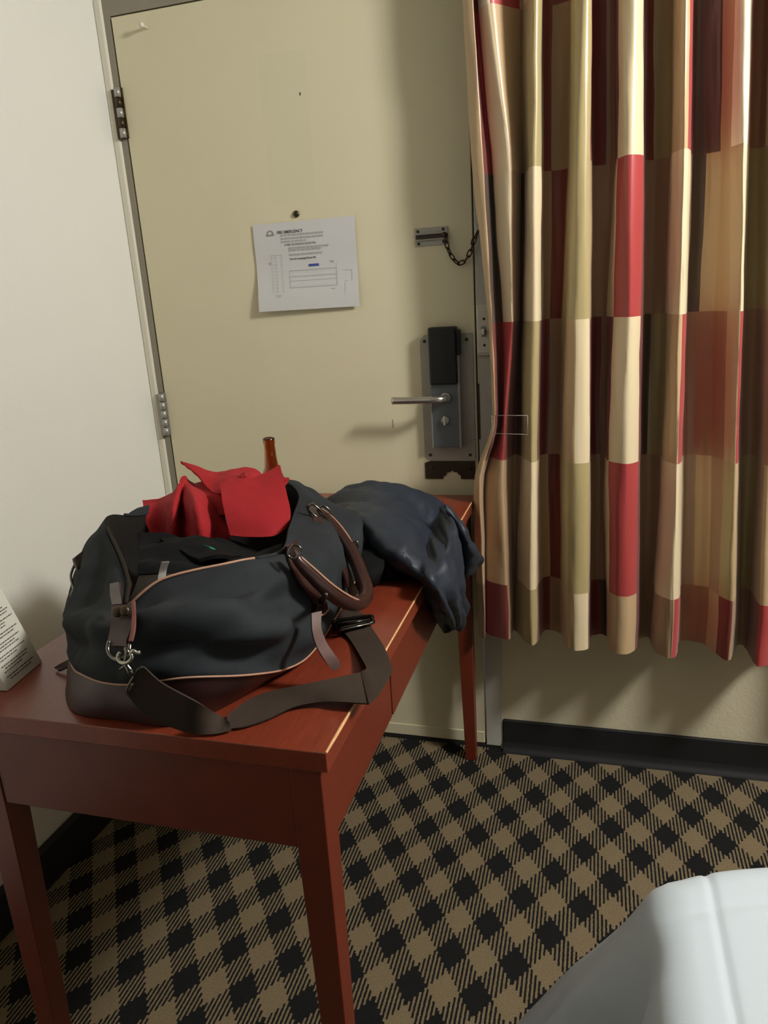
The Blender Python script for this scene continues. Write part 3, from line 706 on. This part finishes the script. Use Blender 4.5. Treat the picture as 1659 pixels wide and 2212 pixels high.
# hardware of the second handle, seen past the wall side
ribbon('wall_side_strap', [(Y(158, 1206, -.965), Y(178, 1192, -.93)), (Y(160, 1216, -.97), Y(186, 1200, -.935)), (Y(166, 1232, -.98), Y(188, 1216, -.95))], M['leather'], bag, thick=.004)
tube('wall_side_ring', [Y(163, 1216, -.965), Y(156, 1232, -.97), Y(153, 1245, -.98), Y(156, 1262, -.99), Y(160, 1274, -1.0)], .0022, M['gunmetal'], bag, sides=6)
ribbon('wall_side_loop', [(Y(159, 1272, -1.0), Y(180, 1265, -1.0)), (Y(154, 1290, -1.02), Y(188, 1268, -1.03)), (Y(160, 1302, -1.03), Y(180, 1290, -1.05))], M['leather'], bag, thick=.006)
tube('wall_side_stud', [Y(152, 1327, -1.0), Y(141, 1327, -1.0)], .003, M['brassdk'], bag, sides=8, sub=1)
ribbon('wall_side_strap_end', [(Z(150, 1425, DZ+.02), Z(152, 1438, DZ+.014)), (Z(132, 1434, DZ+.012), Z(138, 1446, DZ+.006)), (Z(119, 1443, DZ+.004), Z(126, 1449, DZ+.004))], M['leather'], bag, thick=.004)
settle(bag)

# ------------------------------------------------------------------ clothes in the bag
dc = thing('dark_clothing', 'folded black clothing with a green print inside the open duffel bag', 'clothing', (.60, -.88, .85))
def pile(u, v):
    return .006*math.sin(u*9+v*5)+.004*math.sin(v*13)
rows = [[Y(300, 1150, -.93), Y(360, 1150, -.90), Y(430, 1165, -.86), Y(500, 1175, -.83), Y(575, 1180, -.80), Y(618, 1172, -.80)],
        [Y(300, 1185, -.99), Y(360, 1180, -.95), Y(430, 1185, -.92), Y(500, 1192, -.90), Y(565, 1195, -.88), Y(612, 1190, -.87)],
        [Y(300, 1215, -1.03), Y(370, 1215, -1.01), Y(440, 1215, -.99), Y(500, 1212, -.97), Y(560, 1210, -.95), Y(606, 1203, -.93)],
        [Y(300, 1245, -1.06), Y(380, 1245, -1.05), Y(450, 1240, -1.04), Y(510, 1232, -1.02), Y(560, 1225, -1.0), Y(600, 1215, -.97)]]
patch('folded_knit', rows, M['knit'], dc, 8, 8, .004, .006, 22, 1, pile)
rows = [[Y(345, 1165, -.93), Y(420, 1160, -.90), Y(480, 1178, -.89), Y(528, 1190, -.89)],
        [Y(385, 1190, -.965), Y(440, 1180, -.95), Y(490, 1192, -.935), Y(532, 1200, -.92)],
        [Y(430, 1212, -1.00), Y(470, 1205, -.985), Y(505, 1204, -.965), Y(530, 1210, -.945)]]
patch('folded_sleeve', rows, M['knit'], dc, 8, 8, .006, .004, 30, 5)
gp = Y(453, 1181, -.957)
ribbon('green_print', [(Y(440, 1177, -.955), Y(443, 1181, -.957)), (Y(452, 1180, -.96), Y(455, 1185, -.962)), (Y(463, 1185, -.96), Y(466, 1188, -.962))], M['green'], dc, thick=.0008)
settle(dc)

rs = thing('red_shirt', 'crumpled red cotton polo shirt stuffed on top of the open duffel bag', 'shirt', (.60, -.72, .88))
rows = [[Y(476, 1046, -.735), Y(520, 1040, -.725), Y(565, 1027, -.70), Y(605, 1005, -.685)],
        [Y(481, 1085, -.785), Y(525, 1084, -.78), Y(575, 1076, -.765), Y(619, 1064, -.745)],
        [Y(489, 1122, -.815), Y(535, 1124, -.815), Y(585, 1120, -.805), Y(628, 1112, -.785)],
        [Y(498, 1157, -.835), Y(540, 1160, -.835), Y(590, 1159, -.825), Y(617, 1142, -.80)]]
patch('front_panel', rows, M['red'], rs, 10, 8, .003, .002, 20, 2)
rows = [[Y(308, 1081, -.72), Y(345, 1078, -.72), Y(378, 1060, -.735), Y(397, 1028, -.70), Y(413, 1042, -.665), Y(445, 1058, -.70), Y(480, 1105, -.74)],
        [Y(312, 1115, -.755), Y(345, 1110, -.75), Y(375, 1100, -.79), Y(393, 1085, -.735), Y(420, 1080, -.80), Y(455, 1100, -.765), Y(488, 1125, -.755)],
        [Y(322, 1150, -.78), Y(350, 1150, -.765), Y(372, 1150, -.81), Y(391, 1150, -.77), Y(430, 1152, -.83), Y(465, 1158, -.80), Y(496, 1156, -.785)],
        [Y(335, 1172, -.79), Y(356, 1176, -.78), Y(376, 1182, -.81), Y(397, 1186, -.79), Y(432, 1188, -.82), Y(470, 1190, -.80), Y(505, 1184, -.79)]]
patch('body', rows, M['red'], rs, 10, 8, .003, .004, 22, 3)
rows = [[Y(391, 996, -.66), Y(430, 1012, -.66), Y(466, 1020, -.655), Y(500, 1017, -.65), Y(545, 1011, -.64), Y(568, 1028, -.64)],
        [Y(391, 999, -.66), Y(428, 1018, -.675), Y(460, 1036, -.69), Y(492, 1036, -.70), Y(535, 1030, -.69), Y(572, 1040, -.67)],
        [Y(392, 1002, -.66), Y(424, 1025, -.69), Y(450, 1056, -.715), Y(480, 1068, -.74), Y(522, 1056, -.73), Y(576, 1052, -.70)]]
patch('collar', rows, M['red'], rs, 8, 8, .004, .003, 26, 4)
lathe('button', [(.0065, 0), (.0065, .0018), (.005, .003), (.003, .0022)], plain('red_button', srgb(150, 22, 28), 0.35), rs, 20, frame_at(Y(526, 1027, -.697), (.1, -.8, .6)))
rows = [[Y(596, 1030, -.66), Y(612, 1032, -.66), Y(625, 1033, -.66)], [Y(598, 1042, -.67), Y(612, 1042, -.67), Y(624, 1036, -.665)], [Y(602, 1060, -.68), Y(612, 1054, -.68), Y(620, 1044, -.67)]]
patch('cuff_tip', rows, M['red'], rs, 5, 5, .003)
rows = [[Y(345, 1085, -.62), Y(420, 1060, -.60), Y(500, 1045, -.59), Y(600, 1045, -.60)],
        [Y(345, 1080, -.68), Y(420, 1045, -.66), Y(500, 1030, -.645), Y(600, 1025, -.645)],
        [Y(345, 1092, -.72), Y(420, 1072, -.715), Y(500, 1055, -.72), Y(600, 1045, -.69)],
        [Y(345, 1130, -.745), Y(420, 1120, -.75), Y(500, 1110, -.755), Y(605, 1100, -.72)]]
patch('back_panel', rows, M['red'], rs, 8, 8, .003, .003, 18, 6)
settle(rs)

# ------------------------------------------------------------------ bottle
bt = thing('beer_bottle', 'brown glass bottle standing on the desk behind the duffel bag', 'bottle', (.525, -.445, DZ))
prof = [(.0295, 0), (.0305, .004), (.0305, .120), (.029, .135), (.022, .155), (.0155, .172), (.0132, .195), (.0122, .222), (.0132, .224), (.0132, .228), (.0126, .230), (.0130, .232), (.0130, .2355), (.0105, .2365),
        (.0092, .232), (.0095, .20), (.013, .168), (.026, .134), (.0275, .118), (.0275, .008), (.0, .006)]
V, F = [], []; n = len(prof); seg = 40
for r, z in prof:
    for k in range(seg):
        a = 2*math.pi*k/seg; V.append(Vector((r*math.cos(a), r*math.sin(a), z+.0005)))
for i in range(n-1):
    for k in range(seg): F.append((i*seg+k, i*seg+(k+1) % seg, (i+1)*seg+(k+1) % seg, (i+1)*seg+k))
F.append(tuple(range(seg))[::-1])
mesh('glass', V, F, M['amber'], bt)
lathe('label_band', [(.0309, .03), (.0309, .10)], M['amberlabel'], bt, 40)

# ------------------------------------------------------------------ jacket
jk = thing('navy_jacket', 'crumpled dark navy jacket heaped on the desk corner and hanging over its edge', 'jacket', (.80, -.35, DZ))
S = [  # stations from the tucked collar at the bag to the sleeve end: back foot, back top, crown, middle, fold edge, foot
    [Z(712, 1078, DZ+.003), Y(703, 1084, -.27), Y(704, 1088, -.29), Y(705, 1094, -.31), Y(706, 1099, -.33), Z(708, 1104, DZ+.004)],
    [Z(760, 1080, DZ+.003), Y(742, 1056, -.24), Y(746, 1066, -.30), Y(752, 1085, -.40), Y(764, 1110, -.52), Z(748, 1170, DZ+.004)],
    [Z(800, 1082, DZ+.003), Y(799, 1041, -.24), Y(803, 1058, -.32), Y(806, 1090, -.45), Y(801, 1134, -.60), Z(786, 1225, DZ+.004)],
    [Z(845, 1085, DZ+.003), Y(858, 1046, -.23), Y(858, 1070, -.33), Y(856, 1110, -.48), Y(842, 1169, -.665), Z(828, 1250, DZ+.004)],
    [Z(890, 1095, DZ+.003), Y(912, 1063, -.22), Y(905, 1092, -.33), Y(892, 1130, -.48), Y(876, 1187, -.685), Z(862, 1251, DZ+.004)],
    [Z(940, 1110, DZ+.003), Y(958, 1091, -.22), Y(945, 1125, -.33), Y(925, 1165, -.47), Y(905, 1222, -.68), Z(890, 1251, DZ+.004)],
    [X(972, 1130, .918), X(978, 1128, .93), X(968, 1160, .936), X(948, 1205, .938), X(921, 1250, .934), X(912, 1254, .905)],
    [X(985, 1190, .915), X(990, 1195, .945), X(982, 1215, .955), X(965, 1245, .958), X(944, 1277, .950), X(930, 1300, .918)],
    [X(990, 1262, .912), X(996, 1270, .945), X(992, 1283, .958), X(980, 1296, .962), X(965, 1312, .955), X(945, 1338, .915)],
    [X(998, 1320, .910), X(1006, 1318, .940), X(1004, 1330, .952), X(995, 1342, .955), X(983, 1350, .948), X(957, 1362, .912)],
    [X(985, 1352, .912), X(993, 1352, .930), X(990, 1356, .935), X(984, 1360, .937), X(975, 1363, .934), X(958, 1366, .912)]]
def jf(u, v):
    return .0055*math.sin(u*19+v*4)*math.sin(math.pi*min(1, u*1.1))+.004*math.sin(u*34-v*9)
patch('body', S, M['navy'], jk, 12, 8, .003, .006, 24, 8, jf)
rows = [[X(958, 1090, .905), X(972, 1098, .915), X(984, 1112, .925), X(996, 1127, .93)],
        [X(972, 1120, .915), X(988, 1130, .935), X(1002, 1140, .948), X(1014, 1156, .95)],
        [X(984, 1165, .915), X(1000, 1170, .945), X(1016, 1176, .96), X(1026, 1180, .955)],
        [X(992, 1215, .915), X(1008, 1210, .945), X(1028, 1206, .962), X(1043, 1206, .955)],
        [X(995, 1258, .914), X(1008, 1248, .935), X(1024, 1236, .945), X(1036, 1222, .94)]]
patch('hanging_flap', rows, M['navy'], jk, 10, 8, .003, .005, 26, 11)
rows = [[Z(745, 1140, DZ+.03), Z(800, 1150, DZ+.05), Z(860, 1180, DZ+.05), Z(915, 1215, DZ+.02)],
        [Z(752, 1185, DZ+.03), Z(800, 1195, DZ+.05), Z(860, 1215, DZ+.045), Z(915, 1232, DZ+.015)],
        [Z(770, 1225, DZ+.003), Z(810, 1246, DZ+.003), Z(860, 1249, DZ+.003), Z(914, 1249, DZ+.003)]]
patch('dark_underfill', rows, M['knit'], jk, 8, 8, .003, .004, 24, 3)  # added dark sheet standing in for shade beneath the jacket
settle(jk)
pc = thing('black_pouch', 'small black fabric pouch lying between the duffel bag and the navy jacket', 'pouch', (.80, -.64, DZ))
rows = [[Z(768, 1180, DZ+.055), Z(800, 1190, DZ+.055), Z(826, 1205, DZ+.05)],
        [Z(766, 1215, DZ+.055), Z(800, 1222, DZ+.055), Z(830, 1222, DZ+.05)],
        [Z(775, 1250, DZ+.035), Z(800, 1255, DZ+.035), Z(822, 1245, DZ+.035)],
        [Z(785, 1262, DZ+.003), Z(805, 1266, DZ+.003), Z(820, 1258, DZ+.003)]]
patch('pouch_body', rows, M['knit'], pc, 8, 6, .004, .003, 30, 2)
boxes('pouch_base', [(.808, -.662, DZ+.001, .836, -.61, DZ+.03)], M['knit'], pc, bev=.006)
settle(pc)
# papers that peek out
def sheet(name, label, pts, mat, z):
    V = [Z(x, y, z) for x, y in pts]; n = len(V)
    V2 = [v+Vector((0, 0, .0008)) for v in V]
    F = [tuple(range(n))[::-1], tuple(range(n, 2*n))]+[(i, (i+1) % n, n+(i+1) % n, n+i) for i in range(n)]
    return tag(mesh(name, V+V2, F, mat, None, smooth=False), label, 'paper')
sheet('paper_slip', 'white paper corner showing behind the navy jacket collar', [(684, 1084), (712, 1076), (760, 1082), (735, 1098), (697, 1090)], M['paper'], DZ+.0008)
sheet('paper_slip', 'white paper slip lying under the leather bag handle', [(752, 1276), (768, 1274), (780, 1262), (790, 1268), (768, 1294), (762, 1296)], M['paper'], DZ+.0022)
sheet('paper_slip', 'pale yellow paper scrap beside the black pouch', [(775, 1268), (808, 1266), (797, 1280), (780, 1286)], M['yellow'], DZ+.0008)

# ------------------------------------------------------------------ printed tent card
tc = thing('tent_card', 'white folded tent card with printed text lines on the near desk corner', 'card', (.37, -1.10, DZ))
cb0, cb1 = Vector((.396, -1.141, DZ+.001)), Vector((.383, -1.053, DZ+.001))
ct = Vector((.328, -1.053, .925)); rise = ct-cb1
ct0 = cb0+rise
lw = Vector((-.028, -.004, 0))
V = [cb0, cb1, ct, ct0, cb0+Vector((-.038, -.005, 0)), cb1+Vector((-.038, -.005, 0))]
cardo = mesh('card_shell', V, [(0, 1, 2, 3), (4, 3, 2, 5), (0, 3, 4), (1, 5, 2), (0, 4, 5, 1)], M['card'], tc, smooth=False)
nrm = (cb1-cb0).cross(rise).normalized()
if nrm.x < 0: nrm = -nrm
random.seed(11); V, F = [], []
def cardp(u, v): return cb0.lerp(cb1, u)+rise*v+nrm*.0006
vv = .07; lines = 0
while vv < .74:
    if lines in (2, 5, 7, 10, 12, 15): vv += .022
    u0 = .12+(.0 if lines % 3 else .06); u1 = random.uniform(.62, .93); u = u0
    while u < u1:
        wv = random.uniform(.03, .085); ue2 = min(u+wv, u1); i = len(V)
        V += [cardp(u, vv), cardp(ue2, vv), cardp(ue2, vv+.0105), cardp(u, vv+.0105)]; F.append((i, i+1, i+2, i+3)); u = ue2+.014
    vv += .030; lines += 1
mesh('print_lines', V, F, M['ink'], tc, smooth=False, fix=False)
V = [cardp(.45, .86), cardp(.62, .86), cardp(.62, .885), cardp(.45, .885)]
mesh('print_heading', V, [(0, 1, 2, 3)], M['ink'], tc, smooth=False, fix=False)
settle(tc)

# ------------------------------------------------------------------ curtain
KEY = [0, 350, 700, 900, 1050, 1330]
cols = [
 ([1000, 1018, 1057, 1064, 1021, 1033], -.10), ([1020, 1042, 1062, 1071, 1040, 1045], -.12), ([1024, 1054, 1076, 1079, 1047, 1048], -.075), ([1031, 1066, 1087, 1086, 1052, 1052], -.085),
 ([1058, 1102, 1106, 1092, 1088, 1098], -.115), ([1122, 1126, 1121, 1112, 1108, 1108], -.05), ([1132, 1133, 1128, 1125, 1122, 1115], -.065),
 ([1150, 1150, 1150, 1145, 1145, 1143], -.135), ([1170, 1168, 1166, 1162, 1160, 1160], -.12), ([1172, 1172, 1172, 1168, 1166, 1170], -.06),
 ([1192, 1190, 1188, 1187, 1185, 1187], -.04), ([1230, 1228, 1215, 1212, 1210, 1212], -.055), ([1236, 1234, 1224, 1216, 1216, 1220], -.12),
 ([1256, 1250, 1245, 1243, 1240, 1240], -.15), ([1276, 1275, 1275, 1273, 1272, 1272], -.135), ([1278, 1280, 1280, 1276, 1276, 1278], -.06),
 ([1310, 1310, 1300, 1295, 1295, 1297], -.045), ([1328, 1328, 1310, 1308, 1305, 1310], -.06), ([1338, 1335, 1325, 1318, 1315, 1315], -.12),
 ([1365, 1362, 1358, 1352, 1348, 1345], -.155), ([1390, 1390, 1385, 1380, 1378, 1375], -.125), ([1394, 1394, 1390, 1385, 1384, 1382], -.065),
 ([1412, 1410, 1405, 1400, 1396, 1395], -.045), ([1450, 1448, 1435, 1430, 1425, 1405], -.06), ([1458, 1455, 1445, 1438, 1432, 1415], -.115),
 ([1478, 1474, 1464, 1459, 1454, 1446], -.155), ([1488, 1484, 1473, 1467, 1464, 1457], -.155), ([1496, 1491, 1480, 1474, 1471, 1467], -.135),
 ([1500, 1495, 1484, 1478, 1476, 1470], -.06), ([1525, 1525, 1510, 1505, 1500, 1500], -.055), ([1560, 1555, 1545, 1540, 1535, 1530], -.07),
 ([1585, 1580, 1572, 1565, 1560, 1552], -.115), ([1612, 1606, 1600, 1592, 1588, 1580], -.15), ([1626, 1616, 1604, 1598, 1596, 1592], -.115),
 ([1632, 1622, 1612, 1605, 1602, 1598], -.06), ([1660, 1655, 1645, 1640, 1630, 1616], -.07), ([1680, 1675, 1665, 1655, 1650, 1640], -.16), ([1705, 1700, 1690, 1685, 1680, 1672], -.15), ([1712, 1708, 1698, 1692, 1688, 1680], -.06)]
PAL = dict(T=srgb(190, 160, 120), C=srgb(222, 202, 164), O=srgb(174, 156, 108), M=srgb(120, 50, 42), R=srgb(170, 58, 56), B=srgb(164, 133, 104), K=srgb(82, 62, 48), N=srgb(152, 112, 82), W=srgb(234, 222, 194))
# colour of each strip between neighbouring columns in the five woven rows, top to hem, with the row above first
STR = ['TTTTTB', 'KMKMBM', 'MRKMBM', 'WCCRTM', 'RTBMBB', 'TBKKBB', 'COCOCO', 'COCOCO', 'COCMTM', 'MMBMTM', 'MBMBMB', 'OOOOOT', 'OOOTOT', 'OOOCOC', 'MMBMBM', 'MMBMBM', 'BBBBBK', 'MMCMCT', 'RCRCRT', 'RCRCRT', 'BMMMMM', 'MMBKBB', 'BOBOBB', 'COCOCB', 'CTCTCB', 'CTCTCB', 'CRCRCR', 'CRCRCR', 'BKKNBN', 'TKTNTN', 'TTTNBT', 'CWTTOM', 'CWCRTB', 'BRBBBB', 'ONOBOB', 'TCOBBM', 'TCTNTR', 'BTBTBM']  # dark brown in some recess strips stands in for fold shade
random.seed(9)
zrow = [2.28, 1.882, 1.555, 1.229, .899, .567, .412]
sub = 5
dfold = []
zs = []
for k in range(6):
    n = 8
    zs += [(zrow[k]+(zrow[k+1]-zrow[k])*i/n, k) for i in range(n)]
zs.append((zrow[6], 5))
def col_xy(j, z):
    pxs, yd = cols[j]
    pts = [P(pxs[i], KEY[i], 'y', yd) for i in range(6)]
    # interpolate x over z
    zz_ = [p.z for p in pts]; xx = [p.x for p in pts]
    if z >= zz_[0]: x = xx[0]+(xx[1]-xx[0])*(z-zz_[0])/(zz_[1]-zz_[0])*.5
    elif z <= zz_[-1]: x = xx[-1]
    else:
        for i in range(5):
            if zz_[i] >= z >= zz_[i+1]:
                f = (z-zz_[i])/(zz_[i+1]-zz_[i]); f = f*f*(3-2*f) if i >= 2 and j < 4 else f; x = xx[i]+(xx[i+1]-xx[i])*f; break
    return Vector((x, yd, 0))
ncol0 = len(cols)
V, F, FC = [], [], []
def ring_at(z):
    pts = [col_xy(j, z) for j in range(ncol0)]
    # further folds out of the picture keep the same rhythm
    x = pts[-1].x; rhythm = [(.03, -.045), (.05, -.06), (.035, -.13), (.025, -.155), (.02, -.13), (.006, -.06)]
    for r in range(7):
        for dx, yd in rhythm: x += dx; pts.append(Vector((x, yd, 0)))
    n = len(pts)-1
    return [cr1(pts, i/(n*sub)) for i in range(n*sub+1)], n
NS = None
for zi, (z, k) in enumerate(zs):
    ring, n = ring_at(z); NS = n
    flat = 1.0 if z < 2.0 else 1.0
    for i, p in enumerate(ring):
        wob = .004*noise.noise(Vector((i*.35, z*3, 1)))+.002*noise.noise(Vector((i*.8, z*11, 4)))
        # crests of this curtain hang a little lower
        V.append(Vector((p.x+wob, p.y+wob, z+(.0 if zi < len(zs)-1 else .004*noise.noise(Vector((i*.2, 2, 2)))))))
cnt = NS*sub+1
letters = 'TCOMBRKN'
for zi in range(len(zs)-1):
    for i in range(cnt-1):
        F.append((zi*cnt+i, zi*cnt+i+1, (zi+1)*cnt+i+1, (zi+1)*cnt+i))
        s_ = i//sub; k = zs[zi][1]
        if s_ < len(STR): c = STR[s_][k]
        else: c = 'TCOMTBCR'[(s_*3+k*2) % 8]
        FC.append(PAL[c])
cu = thing('window_curtain', 'pleated satin curtain in cream, maroon, red and tan checks beside the door', 'curtain', (1.3, -.09, .412))
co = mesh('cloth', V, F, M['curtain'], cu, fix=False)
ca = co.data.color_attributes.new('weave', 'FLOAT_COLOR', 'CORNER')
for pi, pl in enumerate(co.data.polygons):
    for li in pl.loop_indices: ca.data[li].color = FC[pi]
tube('curtain_rod', [(.86, -.09, 2.30), (2.6, -.09, 2.30)], .012, M['steel'], cu, sides=12, sub=1)
settle(cu)
cp = thing('curtain_clip', 'clear plastic clip pinching the left edge of the checked curtain', 'clip', tuple(Y(1102, 918, -.16)))
a0, a1, a2, a3 = Y(1062, 897, -.145), Y(1140, 897, -.165), Y(1140, 938, -.165), Y(1064, 936, -.145)
Vc = [a0, a1, a2, a3]; Vc += [v+Vector((0, .002, 0)) for v in Vc]
mesh('band', Vc, [(0, 1, 2, 3), (7, 6, 5, 4), (0, 4, 5, 1), (1, 5, 6, 2), (2, 6, 7, 3), (3, 7, 4, 0)], M['clear'], cp, smooth=False)
for q in ((1064, 1072), (1132, 1140)):
    b0, b1, b2, b3 = Y(q[0], 897, -.149), Y(q[1], 897, -.167), Y(q[1], 937, -.167), Y(q[0], 936, -.149)
    Vc = [b0, b1, b2, b3]; Vc += [v+Vector((0, -.004, 0)) for v in Vc]
    mesh('clip_end', Vc, [(0, 1, 2, 3), (7, 6, 5, 4), (0, 4, 5, 1), (1, 5, 6, 2), (2, 6, 7, 3), (3, 7, 4, 0)], M['clear'], cp, smooth=False)
M['clipglint'] = plain('plastic_edge_glint', srgb(190, 180, 165), 0.2)  # pale lines added along the clear edges as their bright glints
for u, v in ((a0, a1), (a3, a2), (a0, a3), (a1, a2)):
    tube('rim', [u+Vector((0, -.003, 0)), v+Vector((0, -.003, 0))], .0005, M['clipglint'], cp, sides=6, sub=1)
settle(cp)

# ------------------------------------------------------------------ bed with a white comforter
bed = thing('bed', 'bed corner under a plain white quilted comforter', 'bed', (2.0, -2.1, 0))
BX, BY, BZ, RR = 1.325, -1.130, .612, .045
HANG = .44
def av():
    a = [-HANG+i*.02 for i in range(int(HANG/.02))]+[i*.004 for i in range(0, 30)]+[.12+i*.04 for i in range(33)]
    return a
A = av(); Bv = [-HANG+i*.02 for i in range(int(HANG/.02))]+[i*.004 for i in range(0, 30)]+[.12+i*.05 for i in range(38)]
def com(a, b_):
    x, y, z = BX+max(a, 0), BY-max(b_, 0), BZ
    if a < 0 or b_ < 0:
        da, db = max(-a, 0), max(-b_, 0); d = math.hypot(da, db); ux, uy = -da/d, db/d
        corner = min(da, db)/max(da, db, 1e-6)
        near = math.exp(-max(a, b_, 0)/.10)
        fl = math.radians(6+13*near)
        lim = (math.pi/2-fl)*RR
        if d < lim: o, h = RR*math.sin(d/RR), RR*(1-math.cos(d/RR))
        else:
            th_ = math.pi/2-fl; o = RR*math.sin(th_)+(d-lim)*math.sin(fl); h = RR*(1-math.cos(th_))+(d-lim)*math.cos(fl)
        ph = math.atan2(uy, -ux)
        o += d*.20*math.sin(ph*4.0+.9+max(b_, 0)*46+max(a, 0)*20)*min(1, d/.2)
        x += ux*o; y += uy*o; z -= h
        z = max(z, .012)
    y += .085*(1-math.exp(-max(a, 0)/.14))*math.exp(-max(b_, 0)/.5)-.012   # the corner is rounded in plan
    # quilting: puffy panels with stitched valleys
    e1 = a-.030; e2 = b_-.0
    va = math.exp(-(e1/.0045)**2) if b_ > -.3 else 0
    vb = math.exp(-((min(b_, 9)-.035)/.006)**2) if a > -.02 else 0
    if a > -.05 and b_ > -.05:
        z += -.0035*va-.0022*vb
    z += .003*noise.noise(Vector((x*7, y*7, 3)))
    return Vector((x, y, max(z, .012)))
V = [com(a, b_) for b_ in Bv for a in A]; na = len(A)
F = [(j*na+i, j*na+i+1, (j+1)*na+i+1, (j+1)*na+i) for j in range(len(Bv)-1) for i in range(na-1)]
mesh('comforter', V, F, M['comforter'], bed)
boxes('mattress', [(BX+.02, BY-1.95, .25, BX+1.36, BY-.02, BZ-.03)], M['matt'], bed, bev=.03)
boxes('bed_base', [(BX+.06, BY-1.93, 0, BX+1.34, BY-.08, .25)], M['matt'], bed)
settle(bed)
